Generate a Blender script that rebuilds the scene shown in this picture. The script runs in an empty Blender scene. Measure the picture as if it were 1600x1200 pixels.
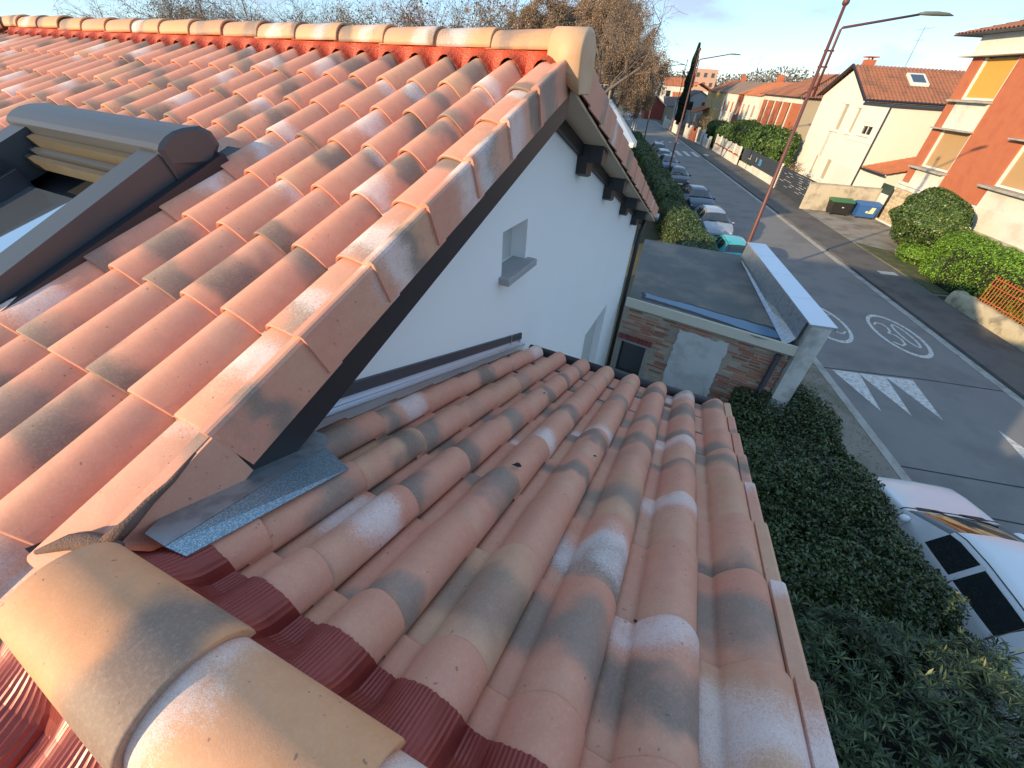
import bpy, math, random
import numpy as np
from mathutils import Matrix, Vector
C = bpy.context; D = bpy.data
SC = C.scene
RAD = math.radians
random.seed(7); RNG = np.random.default_rng(7)
CAMH = 7.4

# ---------------------------------------------------------------- camera
def cam_rows(yaw, pitch, roll):
    cy, sy = math.cos(yaw), math.sin(yaw)
    fwd = np.array([-sy*math.cos(pitch), cy*math.cos(pitch), -math.sin(pitch)])
    right = np.array([cy, sy, 0.]); down = np.cross(fwd, right)
    c, s = math.cos(roll), math.sin(roll)
    return c*right+s*down, -s*right+c*down, fwd
r_, d_, f_ = cam_rows(RAD(23.974), RAD(37.434), RAD(-3.76))
cam = D.objects.new('camera', D.cameras.new('camera')); C.collection.objects.link(cam)
cam.matrix_world = Matrix(((r_[0], -d_[0], -f_[0], 0), (r_[1], -d_[1], -f_[1], 0), (r_[2], -d_[2], -f_[2], CAMH), (0, 0, 0, 1)))
cam.data.sensor_width = 36; cam.data.lens = 633.4/1600*36; cam.data.clip_start = .05; cam.data.clip_end = 3000
SC.camera = cam

# ---------------------------------------------------------------- world, sun, exposure
SUN_DIR = Vector((-.50, -.87, 0)).normalized(); SUN_EL = RAD(15.0)
sv = Vector((SUN_DIR.x*math.cos(SUN_EL), SUN_DIR.y*math.cos(SUN_EL), math.sin(SUN_EL)))
W = D.worlds.new('World'); SC.world = W; W.use_nodes = True
nt = W.node_tree; nt.nodes.clear()
out = nt.nodes.new('ShaderNodeOutputWorld'); bg = nt.nodes.new('ShaderNodeBackground')
sky = nt.nodes.new('ShaderNodeTexSky'); sky.sky_type = 'NISHITA'; sky.sun_disc = False
sky.sun_elevation = SUN_EL; sky.sun_rotation = math.atan2(SUN_DIR.x, SUN_DIR.y)
sky.air_density = .9; sky.dust_density = .0; sky.ozone_density = 3.0; sky.altitude = 150
tc = nt.nodes.new('ShaderNodeTexCoord')
mp = nt.nodes.new('ShaderNodeMapping'); mp.inputs['Scale'].default_value = (1, 1, 3.6)
nz = nt.nodes.new('ShaderNodeTexNoise'); nz.inputs['Scale'].default_value = 5.5; nz.inputs['Detail'].default_value = 7; nz.inputs['Roughness'].default_value = .52
cr = nt.nodes.new('ShaderNodeValToRGB'); cr.color_ramp.elements[0].position = .50; cr.color_ramp.elements[1].position = .66
cr.color_ramp.elements[1].color = (.75, .75, .75, 1)
mx = nt.nodes.new('ShaderNodeMixRGB'); mx.inputs['Color2'].default_value = (2.0, 2.3, 2.95, 1)
nt.links.new(tc.outputs['Generated'], mp.inputs['Vector']); nt.links.new(mp.outputs['Vector'], nz.inputs['Vector'])
nt.links.new(nz.outputs['Fac'], cr.inputs['Fac']); nt.links.new(cr.outputs['Color'], mx.inputs['Fac'])
veil = nt.nodes.new('ShaderNodeMixRGB'); veil.inputs['Fac'].default_value = .58; veil.inputs['Color2'].default_value = (1.85, 2.85, 3.85, 1)
nt.links.new(sky.outputs['Color'], veil.inputs['Color1']); nt.links.new(veil.outputs['Color'], mx.inputs['Color1']); nt.links.new(mx.outputs['Color'], bg.inputs['Color'])
nt.links.new(bg.outputs['Background'], out.inputs['Surface'])
bg.inputs['Strength'].default_value = .15
sl = D.lights.new('sun', 'SUN'); sl.energy = 3.6; sl.angle = RAD(.6); sl.color = (1.0, .75, .45)
so = D.objects.new('sun', sl); C.collection.objects.link(so); so.rotation_euler = sv.to_track_quat('Z', 'Y').to_euler(); so.location = (-30, -50, 40)
SC.view_settings.view_transform = 'Standard'; SC.view_settings.look = 'None'; SC.view_settings.exposure = .92; SC.view_settings.gamma = 1
SC.view_settings.use_curve_mapping = False
SC.render.engine = 'CYCLES'; SC.cycles.use_denoising = True
SC.cycles.max_bounces = 6; SC.cycles.transparent_max_bounces = 8

# ---------------------------------------------------------------- materials
def newmat(name):
    m = D.materials.new(name); m.use_nodes = True; return m, m.node_tree, m.node_tree.nodes['Principled BSDF']
class NG:
    def __init__(s, nt): s.nt = nt
    def n(s, t, **kw):
        nd = s.nt.nodes.new('ShaderNode'+t)
        for k, v in kw.items():
            if hasattr(nd, k): setattr(nd, k, v)
        return nd
    def l(s, a, b): s.nt.links.new(a, b)
    def put(s, inp, v):
        if isinstance(v, bpy.types.NodeSocket): s.l(v, inp)
        else: inp.default_value = v
    def math(s, op, a, b=0., c=0., clamp=False):
        nd = s.n('Math', operation=op); nd.use_clamp = clamp
        s.put(nd.inputs[0], a); s.put(nd.inputs[1], b); s.put(nd.inputs[2], c); return nd.outputs[0]
    def sstep(s, v, a, b):
        nd = s.n('MapRange', interpolation_type='SMOOTHSTEP'); s.put(nd.inputs[0], v); s.put(nd.inputs[1], a); s.put(nd.inputs[2], b); return nd.outputs[0]
    def mix(s, f, a, b, mode='MIX'):
        nd = s.n('MixRGB', blend_type=mode); s.put(nd.inputs[0], f); s.put(nd.inputs[1], a); s.put(nd.inputs[2], b); return nd.outputs[0]
    def noise(s, vec, scale, detail=3, rough=.5, out='Fac'):
        nd = s.n('TexNoise'); nd.inputs['Scale'].default_value = scale; nd.inputs['Detail'].default_value = detail; nd.inputs['Roughness'].default_value = rough
        if vec is not None: s.l(vec, nd.inputs['Vector'])
        return nd.outputs[out]
    def bump(s, h, strength, dist, bsdf):
        nd = s.n('Bump'); nd.inputs['Strength'].default_value = strength; nd.inputs['Distance'].default_value = dist
        s.l(h, nd.inputs['Height']); s.l(nd.outputs[0], bsdf.inputs['Normal'])
def c4(c): return (c[0], c[1], c[2], 1)
def mat(name, col, rough=.8, var=.15, scale=3., col2=None, scale2=None, amt2=.5, bump=.0, bdist=.01, metal=0., coat=0., spec=None, island=0., hi=None):
    """plain surface: base colour, soft cloudy variation, an optional second colour in patches, fine relief"""
    m, nt, b = newmat(name); g = NG(nt)
    co = g.n('TexCoord').outputs['Object']
    if island:
        geo = g.n('NewGeometry').outputs['Random Per Island']; oi = g.n('ObjectInfo').outputs['Random']
        rr = g.math('FRACT', g.math('ADD', geo, oi))
    n1 = g.noise(co, scale, 5, .6)
    k = g.math('MULTIPLY_ADD', n1, 2*var, 1-var)
    base = c4(col)
    if col2 is not None:
        n2 = g.noise(co, scale2 or scale*.5, 5, .62)
        base = g.mix(g.math('MULTIPLY', g.sstep(n2, .45, .66), amt2), c4(col), c4(col2))
    if island:
        k = g.math('MULTIPLY', k, g.math('MULTIPLY_ADD', rr, 2*island, 1-island))
        if hi is not None:
            w = g.n('TexWhiteNoise', noise_dimensions='1D'); g.l(g.math('MULTIPLY', rr, 77.7), w.inputs['W'])
            base = g.mix(g.sstep(w.outputs['Value'], .72, .8), base, c4(hi))
    v = g.n('CombineXYZ')
    for i in range(3): g.l(k, v.inputs[i])
    g.l(g.mix(1., base, v.outputs[0], 'MULTIPLY'), b.inputs['Base Color'])
    b.inputs['Roughness'].default_value = rough; b.inputs['Metallic'].default_value = metal
    b.inputs['Coat Weight'].default_value = coat; b.inputs['Coat Roughness'].default_value = .04
    if spec is not None: b.inputs['Specular IOR Level'].default_value = spec
    if bump: g.bump(g.noise(co, scale*14, 4, .6), bump, bdist, b)
    return m
def leafmat(name, c1, c2, c3, rough=.45, spec=.5, trans=.0):
    m, nt, b = newmat(name); g = NG(nt)
    geo = g.n('NewGeometry').outputs['Random Per Island']
    r = g.n('ValToRGB'); r.color_ramp.elements[0].color = c4(c1); r.color_ramp.elements[1].color = c4(c3); r.color_ramp.elements[1].position = 1.
    e = r.color_ramp.elements.new(.55); e.color = c4(c2); e = r.color_ramp.elements.new(.86); e.color = c4([x*1.9 for x in c2])
    g.l(geo, r.inputs[0])
    co = g.n('TexCoord').outputs['Object']; n1 = g.noise(co, 1.6, 3)
    k = g.math('MULTIPLY_ADD', n1, 1.1, .45); v = g.n('CombineXYZ')
    for i in range(3): g.l(k, v.inputs[i])
    g.l(g.mix(1., r.outputs[0], v.outputs[0], 'MULTIPLY'), b.inputs['Base Color'])
    b.inputs['Roughness'].default_value = rough; b.inputs['Specular IOR Level'].default_value = spec
    return m

def tile_material(name, terra=(.59, .27, .185), dull=1., grey_p=.20, white_p=.72, fix=None):
    """blended terracotta: every tile has its own mix of beige, smoke-grey bands and a dusting of white slip"""
    m, nt, b = newmat(name); g = NG(nt)
    uv = g.n('UVMap'); uv.uv_map = 'UVMap'; sp = g.n('SeparateXYZ'); g.l(uv.outputs[0], sp.inputs[0])
    U, V = sp.outputs[0], sp.outputs[1]
    isl = g.n('NewGeometry').outputs['Random Per Island']; oi = g.n('ObjectInfo').outputs['Random']
    seed = g.math('MULTIPLY_ADD', oi, 91.7, g.math('MULTIPLY', isl, 37.3))
    wn = g.n('TexWhiteNoise', noise_dimensions='1D'); g.l(seed, wn.inputs['W']); s1 = g.n('SeparateColor'); g.l(wn.outputs['Color'], s1.inputs[0])
    wn2 = g.n('TexWhiteNoise', noise_dimensions='1D'); g.l(g.math('ADD', seed, 5.31), wn2.inputs['W']); s2 = g.n('SeparateColor'); g.l(wn2.outputs['Color'], s2.inputs[0])
    r1, r2, r3 = s1.outputs; r4, r5, r6 = s2.outputs
    if fix: r1, r2, r3, r4, r5, r6 = fix
    co = g.n('TexCoord').outputs['Object']
    off = g.n('VectorMath', operation='SCALE'); g.l(wn.outputs['Color'], off.inputs[0]); off.inputs['Scale'].default_value = 40
    vv = g.n('VectorMath', operation='ADD'); g.l(co, vv.inputs[0]); g.l(off.outputs[0], vv.inputs[1]); P = vv.outputs[0]
    n_lo = g.noise(P, 5.5, 2); n_mid = g.noise(P, 22, 4, .6); n_hi = g.noise(P, 520, 2, .7); n_md2 = g.noise(P, 130, 3, .7)
    warp = g.math('MULTIPLY_ADD', n_lo, .75, -.375)
    w = g.math('ADD', V, g.math('ADD', warp, g.math('MULTIPLY', g.math('SUBTRACT', U, .4), .12)))
    base = g.mix(g.sstep(g.math('ADD', r1, g.math('MULTIPLY', warp, .5)), .80, 1.05), c4(terra), (.54, .335, .205, 1))
    base = g.mix(g.math('MULTIPLY', g.sstep(r3, .2, .95), .40), base, (.56, .225, .15, 1))
    # pale blush towards one end
    base = g.mix(g.math('MULTIPLY', g.sstep(g.math('ADD', w, g.math('MULTIPLY', r5, .6)), .7, 1.2), .28), base, (.58, .36, .24, 1))
    # smoke band
    c = g.math('MULTIPLY_ADD', r2, 1.15, -.1)
    dist = g.math('ABSOLUTE', g.math('SUBTRACT', w, c))
    wid = g.math('MULTIPLY_ADD', r6, .17, .15)
    band = g.math('SUBTRACT', 1., g.sstep(dist, g.math('MULTIPLY', wid, .25), g.math('MULTIPLY', wid, 1.25)))
    band = g.math('MULTIPLY', band, g.sstep(r4, grey_p, grey_p+.12))
    gr = g.mix(r3, (.155, .124, .105, 1), (.245, .195, .16, 1))
    base = g.mix(g.math('MULTIPLY', band, .86), base, gr)
    # white slip, dusted
    c2 = g.math('MULTIPLY_ADD', r6, 1.1, -.05)
    d2 = g.math('ABSOLUTE', g.math('SUBTRACT', g.math('SUBTRACT', w, g.math('MULTIPLY', U, .18)), c2))
    wh = g.math('SUBTRACT', 1., g.sstep(d2, .0, .42))
    wh = g.math('MULTIPLY', wh, g.sstep(r5, white_p, white_p+.1))
    dust = g.math('MULTIPLY_ADD', n_hi, .9, g.math('MULTIPLY', n_md2, .5))
    whs = g.sstep(g.math('ADD', g.math('MULTIPLY', wh, .8), g.math('MULTIPLY_ADD', dust, 1.5, -1.05)), .25, 1.0)
    whs = g.math('MULTIPLY', whs, g.sstep(wh, .02, .25))
    base = g.mix(g.math('MULTIPLY', whs, .85), base, (.72, .62, .60, 1))
    # thin general bloom, small pits, soot specks
    base = g.mix(g.math('MULTIPLY', g.sstep(n_md2, .42, .75), .16), base, (.66, .50, .42, 1))
    sp1 = g.sstep(g.noise(P, 70, 1, .5), .74, .78)
    base = g.mix(g.math('MULTIPLY', sp1, .55), base, (.10, .07, .06, 1))
    k = g.math('MULTIPLY_ADD', n_mid, .26, .99*dull); v = g.n('CombineXYZ')
    for i in range(3): g.l(k, v.inputs[i])
    g.l(g.mix(1., base, v.outputs[0], 'MULTIPLY'), b.inputs['Base Color'])
    b.inputs['Roughness'].default_value = .62; b.inputs['Specular IOR Level'].default_value = .35
    g.bump(g.math('ADD', g.math('MULTIPLY', n_hi, .5), n_md2), .16, .0025, b)
    return m

M = {}
M['tile'] = tile_material('blended_terracotta')
M['ridge'] = tile_material('ridge_terracotta', terra=(.60, .33, .17), white_p=.55)
M['render'] = mat('white_render', (.86, .86, .855), .9, .035, 1.2, bump=.25, bdist=.003)
M['render_grey'] = mat('grey_panel', (.50, .50, .48), .85, .05, 2)
M['black'] = mat('black_lacquered_wood', (.022, .022, .026), .5, .1, 6)
M['soffit'] = mat('beige_soffit', (.55, .44, .31), .75, .08, 3)
M['mortar'] = mat('brown_mortar', (.17, .105, .085), .95, .3, 12, bump=.8, bdist=.01)
M['zinc'] = mat('weathered_zinc', (.42, .47, .52), .42, .12, 8, (.26, .29, .32), 14, .7, metal=.75, bump=.08, bdist=.002)
M['zinc_dark'] = mat('dark_lead_strip', (.12, .12, .14), .45, .15, 8, metal=.6)
M['zinc_bright'] = mat('bare_zinc_coping', (.62, .67, .74), .36, .05, 2, metal=.8)
M['slate_metal'] = mat('grey_aluminium_cladding', (.06, .066, .076), .42, .05, 4, metal=.15)
M['slate_dark'] = mat('dark_window_flashing', (.018, .020, .028), .5, .1, 4)
M['pine'] = mat('dusty_pine_frame', (.065, .053, .032), .7, .25, 12)
M['concrete'] = mat('concrete', (.40, .38, .33), .92, .12, 2.2, (.25, .23, .20), 1.2, .7, bump=.4, bdist=.01)
M['sill'] = mat('stone_sill', (.36, .36, .36), .85, .08, 8)
# speckled galvanised sheet
m, nt, b = newmat('galvanised_sheet'); g = NG(nt); co = g.n('TexCoord').outputs['Object']
vo = g.n('TexVoronoi'); vo.inputs['Scale'].default_value = 260; g.l(co, vo.inputs['Vector'])
g.l(g.mix(g.sstep(vo.outputs['Distance'], .15, .6), (.50, .62, .70, 1), (.22, .31, .38, 1)), b.inputs['Base Color'])
b.inputs['Metallic'].default_value = .7; b.inputs['Roughness'].default_value = .4; M['galva'] = m
# pleated ridge roll
m, nt, b = newmat('burgundy_ridge_roll'); g = NG(nt); co = g.n('TexCoord').outputs['Object']
g.l(g.mix(g.noise(co, 18, 3), (.20, .030, .026, 1), (.34, .065, .05, 1)), b.inputs['Base Color']); b.inputs['Roughness'].default_value = .36; b.inputs['Metallic'].default_value = .25; M['roll'] = m
m, nt, b = newmat('orange_red_ridge_roll'); g = NG(nt); co = g.n('TexCoord').outputs['Object']
vo = g.n('TexVoronoi'); vo.inputs['Scale'].default_value = 120; g.l(co, vo.inputs['Vector'])
g.l(g.mix(g.sstep(vo.outputs['Distance'], .1, .55), (.17, .022, .010, 1), (.52, .075, .025, 1)), b.inputs['Base Color']); b.inputs['Roughness'].default_value = .5
g.bump(vo.outputs['Distance'], .6, .004, b); M['roll_mesh'] = m
def glassmat(name, col=(.02, .025, .03), rough=.03):
    m, nt, b = newmat(name); b.inputs['Base Color'].default_value = c4(col); b.inputs['Roughness'].default_value = rough
    b.inputs['IOR'].default_value = 1.5; b.inputs['Specular IOR Level'].default_value = .9; b.inputs['Coat Weight'].default_value = .7; b.inputs['Coat Roughness'].default_value = .02
    return m
M['glass'] = glassmat('dark_glass')
m, nt, b = newmat('coated_roof_glass'); b.inputs['Base Color'].default_value = (.55, .62, .68, 1); b.inputs['Metallic'].default_value = .9; b.inputs['Roughness'].default_value = .03; M['roofglass'] = m

# ---------------------------------------------------------------- mesh builder
class MB:
    def __init__(s): s.v = []; s.f = []; s.uv = None; s.flat = set()
    def add(s, vs, fs, flat=False):
        o = len(s.v); s.v += [tuple(map(float, p)) for p in vs]
        for f in fs:
            if flat: s.flat.add(len(s.f))
            s.f.append(tuple(i+o for i in f))
        return s
    def box(s, x0, x1, y0, y1, z0, z1):
        return s.add([(x0, y0, z0), (x1, y0, z0), (x1, y1, z0), (x0, y1, z0), (x0, y0, z1), (x1, y0, z1), (x1, y1, z1), (x0, y1, z1)],
                     [(0, 3, 2, 1), (4, 5, 6, 7), (0, 1, 5, 4), (1, 2, 6, 5), (2, 3, 7, 6), (3, 0, 4, 7)])
    def bbox(s, x0, x1, y0, y1, z0, z1, b=.01):
        """box with chamfered edges"""
        xs, ys, zs = (x0, x1), (y0, y1), (z0, z1); vs = []; idx = {}
        for i in (0, 1):
            for j in (0, 1):
                for k in (0, 1):
                    sx, sy, sz = (b if i == 0 else -b), (b if j == 0 else -b), (b if k == 0 else -b)
                    idx[i, j, k] = len(vs)
                    vs += [(xs[i], ys[j]+sy, zs[k]+sz), (xs[i]+sx, ys[j], zs[k]+sz), (xs[i]+sx, ys[j]+sy, zs[k])]
        F = []
        q = lambda *a: F.append(a)
        I = lambda i, j, k, a: idx[i, j, k]+a
        q(I(0,0,0,0), I(0,0,1,0), I(0,1,1,0), I(0,1,0,0)); q(I(1,0,0,0), I(1,1,0,0), I(1,1,1,0), I(1,0,1,0))
        q(I(0,0,0,1), I(1,0,0,1), I(1,0,1,1), I(0,0,1,1)); q(I(0,1,0,1), I(0,1,1,1), I(1,1,1,1), I(1,1,0,1))
        q(I(0,0,0,2), I(0,1,0,2), I(1,1,0,2), I(1,0,0,2)); q(I(0,0,1,2), I(1,0,1,2), I(1,1,1,2), I(0,1,1,2))
        for j in (0, 1):
            for k in (0, 1): q(I(0,j,k,1), I(1,j,k,1), I(1,j,k,2), I(0,j,k,2))
        for i in (0, 1):
            for k in (0, 1): q(I(i,0,k,0), I(i,1,k,0), I(i,1,k,2), I(i,0,k,2))
        for i in (0, 1):
            for j in (0, 1): q(I(i,j,0,0), I(i,j,1,0), I(i,j,1,1), I(i,j,0,1))
        for i in (0, 1):
            for j in (0, 1):
                for k in (0, 1): q(I(i,j,k,0), I(i,j,k,1), I(i,j,k,2))
        return s.add(vs, F)
    def prism(s, poly, axis, t0, t1):
        """polygon in the two other axes (cyclic order) extruded along axis"""
        def P(a, b, t): return {'x': (t, a, b), 'y': (a, t, b), 'z': (a, b, t)}[axis]
        n = len(poly)
        return s.add([P(a, b, t0) for a, b in poly]+[P(a, b, t1) for a, b in poly],
                     [tuple(range(n)), tuple(range(2*n-1, n-1, -1))]+[(i, (i+1) % n, n+(i+1) % n, n+i) for i in range(n)])
    def tube(s, pts, rad, n=8, cap=True):
        pts = [Vector(p) for p in pts]
        if not isinstance(rad, (list, tuple)): rad = [rad]*len(pts)
        vs = []; up = None
        for i, p in enumerate(pts):
            d = (pts[min(i+1, len(pts)-1)]-pts[max(i-1, 0)]).normalized()
            if up is None: up = d.orthogonal().normalized()
            up = (up-d*up.dot(d)).normalized(); w = d.cross(up)
            for k in range(n):
                a = 2*math.pi*k/n; vs.append(p+(up*math.cos(a)+w*math.sin(a))*rad[i])
        F = [(i*n+k, i*n+(k+1) % n, (i+1)*n+(k+1) % n, (i+1)*n+k) for i in range(len(pts)-1) for k in range(n)]
        if cap: F += [tuple(range(n-1, -1, -1)), tuple(range((len(pts)-1)*n, len(pts)*n))]
        return s.add(vs, F)
    def sph(s, c, r, n=10, m=6):
        if not isinstance(r, (list, tuple)): r = (r, r, r)
        vs = [(c[0], c[1], c[2]-r[2])]
        for j in range(1, m):
            t = math.pi*j/m
            for k in range(n): vs.append((c[0]+r[0]*math.sin(t)*math.cos(2*math.pi*k/n), c[1]+r[1]*math.sin(t)*math.sin(2*math.pi*k/n), c[2]-r[2]*math.cos(t)))
        vs.append((c[0], c[1], c[2]+r[2])); L = len(vs)-1; F = []
        for k in range(n):
            F.append((0, 1+(k+1) % n, 1+k)); F.append((L, L-n+k, L-n+(k+1) % n))
            for j in range(m-2): F.append((1+j*n+k, 1+j*n+(k+1) % n, 1+(j+1)*n+(k+1) % n, 1+(j+1)*n+k))
        return s.add(vs, F)
    def grid(s, pts):
        r, c = len(pts), len(pts[0])
        return s.add([p for row in pts for p in row], [(i*c+j, i*c+j+1, (i+1)*c+j+1, (i+1)*c+j) for i in range(r-1) for j in range(c-1)])
    def make(s, name, m=None, parent=None, smooth=False, loc=None, rotz=0, kind=None):
        me = D.meshes.new(name); me.from_pydata(s.v, [], s.f); fixn(me)
        if smooth: me.polygons.foreach_set('use_smooth', [i not in s.flat for i in range(len(s.f))])
        if m: me.materials.append(m)
        return link(name, me, parent, loc, rotz, kind)
def fixn(me):
    import bmesh
    if len(me.polygons) > 60000: return
    bm = bmesh.new(); bm.from_mesh(me); bmesh.ops.recalc_face_normals(bm, faces=bm.faces); bm.to_mesh(me); bm.free()
def link(name, me, parent=None, loc=None, rotz=0, kind=None):
    o = D.objects.new(name, me); C.collection.objects.link(o)
    if parent: o.parent = parent
    if loc is not None: o.location = loc
    if rotz: o.rotation_euler = (0, 0, rotz)
    if kind: o['kind'] = kind
    return o
def tag(o, label, cat, group=None):
    o['label'] = label; o['category'] = cat
    if group: o['group'] = group
    return o
def thing(name, label, cat, loc=(0, 0, 0), rotz=0, group=None):
    o = D.objects.new(name, None); C.collection.objects.link(o); o.location = loc; o.rotation_euler = (0, 0, rotz)
    o.empty_display_size = .3
    return tag(o, label, cat, group)
def copy_tree(o, parent=None):
    c = o.copy(); C.collection.objects.link(c); c.parent = parent
    for ch in list(o.children): copy_tree(ch, c)
    return c
# street frame: a across the street (away from the camera), b along it
SA = math.atan2(.2827, .9592); sn = Vector((math.cos(SA), math.sin(SA), 0)); su = Vector((-math.sin(SA), math.cos(SA), 0))
def S(a, b, z=0.): v = sn*a+su*b; return Vector((v.x, v.y, z))

# ================================================================= GROUND, ROAD
M['earth'] = mat('garden_earth', (.10, .085, .055), .95, .3, .8, (.06, .085, .03), .5, .8, bump=.6, bdist=.03)
M['asphalt'] = mat('asphalt', (.20, .198, .195), .85, .14, .7, (.15, .148, .145), .45, .8, bump=.5, bdist=.008)
M['asphalt_old'] = mat('pale_patched_asphalt', (.12, .115, .11), .9, .2, 1.1, (.075, .07, .066), .6, .8, bump=.5, bdist=.01)
M['gravel'] = mat('gravelly_concrete', (.24, .22, .19), .95, .25, 2.2, (.12, .12, .08), 1.1, .8, bump=.7, bdist=.02)
M['paint'] = mat('worn_road_paint', (.60, .60, .58), .7, .15, 5, (.24, .24, .24), 9, .75)
M['kerb'] = mat('worn_kerb_stone', (.38, .37, .34), .9, .2, 3, (.2, .19, .17), 2, .6, bump=.4, bdist=.01)
g0 = MB(); g0.add([(-900, -900, 0), (900, -900, 0), (900, 1400, 0), (-900, 1400, 0)], [(0, 1, 2, 3)])
g0.make('ground', M['earth'], kind='structure')
def sheet(name, pts, z, m):
    mb = MB(); mb.add([S(a, b, z) for a, b in pts], [tuple(range(len(pts)))]); return mb.make(name, m, kind='structure')
sheet('road', [(7.0, -40), (14.75, -40), (14.75, 150), (7.0, 150)], .004, M['asphalt'])
def slab(name, poly, z0, z1, m):
    mb = MB(); n_ = len(poly)
    mb.add([S(a, b, z0) for a, b in poly]+[S(a, b, z1) for a, b in poly], [tuple(range(n_)), tuple(range(n_, 2*n_))]+[(i, (i+1) % n_, n_+(i+1) % n_, n_+i) for i in range(n_)])
    return mb.make(name, m, kind='structure')
slab('pavement', [(14.75, -40), (17.1, -40), (17.1, 36), (17.8, 37.2), (17.8, 75), (15.9, 84), (15.2, 140), (14.75, 140)], 0, .11, M['asphalt_old'])
slab('pavement', [(5.6, -40), (8.55, -40), (8.55, 24), (6.9, 25.5), (6.9, 12.5), (5.6, 12.4)], 0, .11, M['gravel'])
slab('pavement', [(6.9, 25.5), (7.35, 25.5), (7.55, 130), (6.9, 130)], 0, .11, M['asphalt_old'])
for (a, b0, b1, w) in ((8.56, -20, 24, .24), (14.42, -30, 61, .3), (14.42, 64, 120, .3)):
    slab('kerb', [(a, b0), (a+w, b0), (a+w, b1), (a, b1)], 0, .118 if a < 10 else .02, M['kerb'])
slab('forecourt', [(17.13, 21), (22.3, 21), (22.3, 37.2), (17.13, 37.2)], 0, .115, mat('stained_forecourt_concrete', (.30, .28, .24), .92, .25, 1.2, (.14, .12, .10), .7, .8, bump=.4, bdist=.01))
slab('grass_strip', [(17.14, 21.2), (19.2, 21.2), (18.6, 27.5), (17.14, 28.8)], .05, .16, mat('thin_grass', (.07, .095, .03), .95, .4, 4, (.16, .12, .07), 1.5, .9, bump=.8, bdist=.03))
# markings
def paint(name, polys, z=.009):
    mb = MB()
    for p in polys: mb.add([S(a, b, z) for a, b in p], [tuple(range(len(p)))])
    return mb.make(name, M['paint'], kind='structure')
for a0 in (9.15, 9.98, 10.82): paint('road_marking', [[(a0, 12.95), (a0+.86, 12.95), (a0+.5, 10.85)]])
for a0 in (12.35, 13.2): paint('road_marking', [[(a0+.35, 10.75), (a0, 8.65), (a0+.86, 8.65)]])
for a0 in (9.3, 10.45, 11.6, 12.7, 13.8): paint('road_marking', [[(a0, 63.2), (a0+.5, 63.2), (a0+.5, 67.8), (a0, 67.8)]])
paint('road_marking', [[(15.1, 64), (15.6, 64), (15.6, 65.6), (15.1, 65.6)]], .116)
for a0 in (10, 11, 12.2, 13.4): paint('road_marking', [[(a0, 77), (a0+.4, 77), (a0+.4, 78.2), (a0, 78.2)]])
def stroke(path, w):
    out = []
    for (p, q) in zip(path[:-1], path[1:]):
        d = Vector((q[0]-p[0], q[1]-p[1])); d.normalize(); nrm = Vector((-d.y, d.x))*w/2; e = d*w*.3
        out.append([(p[0]-e.x+nrm.x, p[1]-e.y+nrm.y), (p[0]-e.x-nrm.x, p[1]-e.y-nrm.y), (q[0]+e.x-nrm.x, q[1]+e.y-nrm.y), (q[0]+e.x+nrm.x, q[1]+e.y+nrm.y)])
    return out
def ring_band(path, w, sy=1.9):
    out = []; n_ = len(path)
    # path closed in normalised circle coords; width grows along b like real elongated markings
    for i in range(n_):
        p, q = path[i], path[(i+1) % n_]
        out.append([(p[0]*1, p[1]), (q[0]*1, q[1]), (q[0]*(1-w), q[1]*(1-w*.75)), (p[0]*(1-w), p[1]*(1-w*.75))])
    return out
def speed30(ca, cb, flip):
    ra, rb = .82, 1.72; s = -1 if flip else 1
    circ = [(ra*math.cos(2*math.pi*k/40), rb*math.sin(2*math.pi*k/40)) for k in range(40)]
    polys = ring_band(circ, .15)
    three = [(-.50, .72), (-.34, .92), (-.16, .86), (-.09, .58), (-.14, .25), (-.30, .06), (-.12, -.1), (-.07, -.42), (-.14, -.78), (-.32, -.92), (-.50, -.7)]
    polys += stroke(three, .085)
    zero = [(.29+.19*math.cos(2*math.pi*k/18), .9*math.sin(2*math.pi*k/18)) for k in range(19)]
    polys += stroke(zero, .085)
    mb = MB()
    for i, p in enumerate(polys): mb.add([S(ca+s*x, cb+s*y, .009+.00003*i) for x, y in p], [tuple(range(len(p)))])
    return mb.make('speed_marking', M['paint'], kind='structure')
speed30(13.02, 16.35, False); speed30(10.45, 16.75, True)
mb = MB(); mb.box(15.9, 16.75, 23.3, 23.75, .111, .118)
o = mb.make('drain_cover', mat('pale_drain_cover', (.45, .45, .44), .7, .1, 5), loc=(0, 0, 0), rotz=SA); tag(o, 'small pale rectangular drain cover in the right pavement', 'drain cover')
m_crack = mat('tar_joint', (.03, .03, .032), .8, .1, 4)
for pth in ([(8.9, 8.55), (11.5, 8.45), (14.5, 8.5)], [(8.9, 13.02), (12, 13.1), (14.5, 13.0)], [(9, 7.3), (12, 7.15), (14.5, 7.3)]):
    mb = MB()
    for p in stroke(pth, .045): mb.add([S(a, b, .0085) for a, b in p], [(0, 1, 2, 3)])
    mb.make('road_joint', m_crack, kind='structure')

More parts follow.
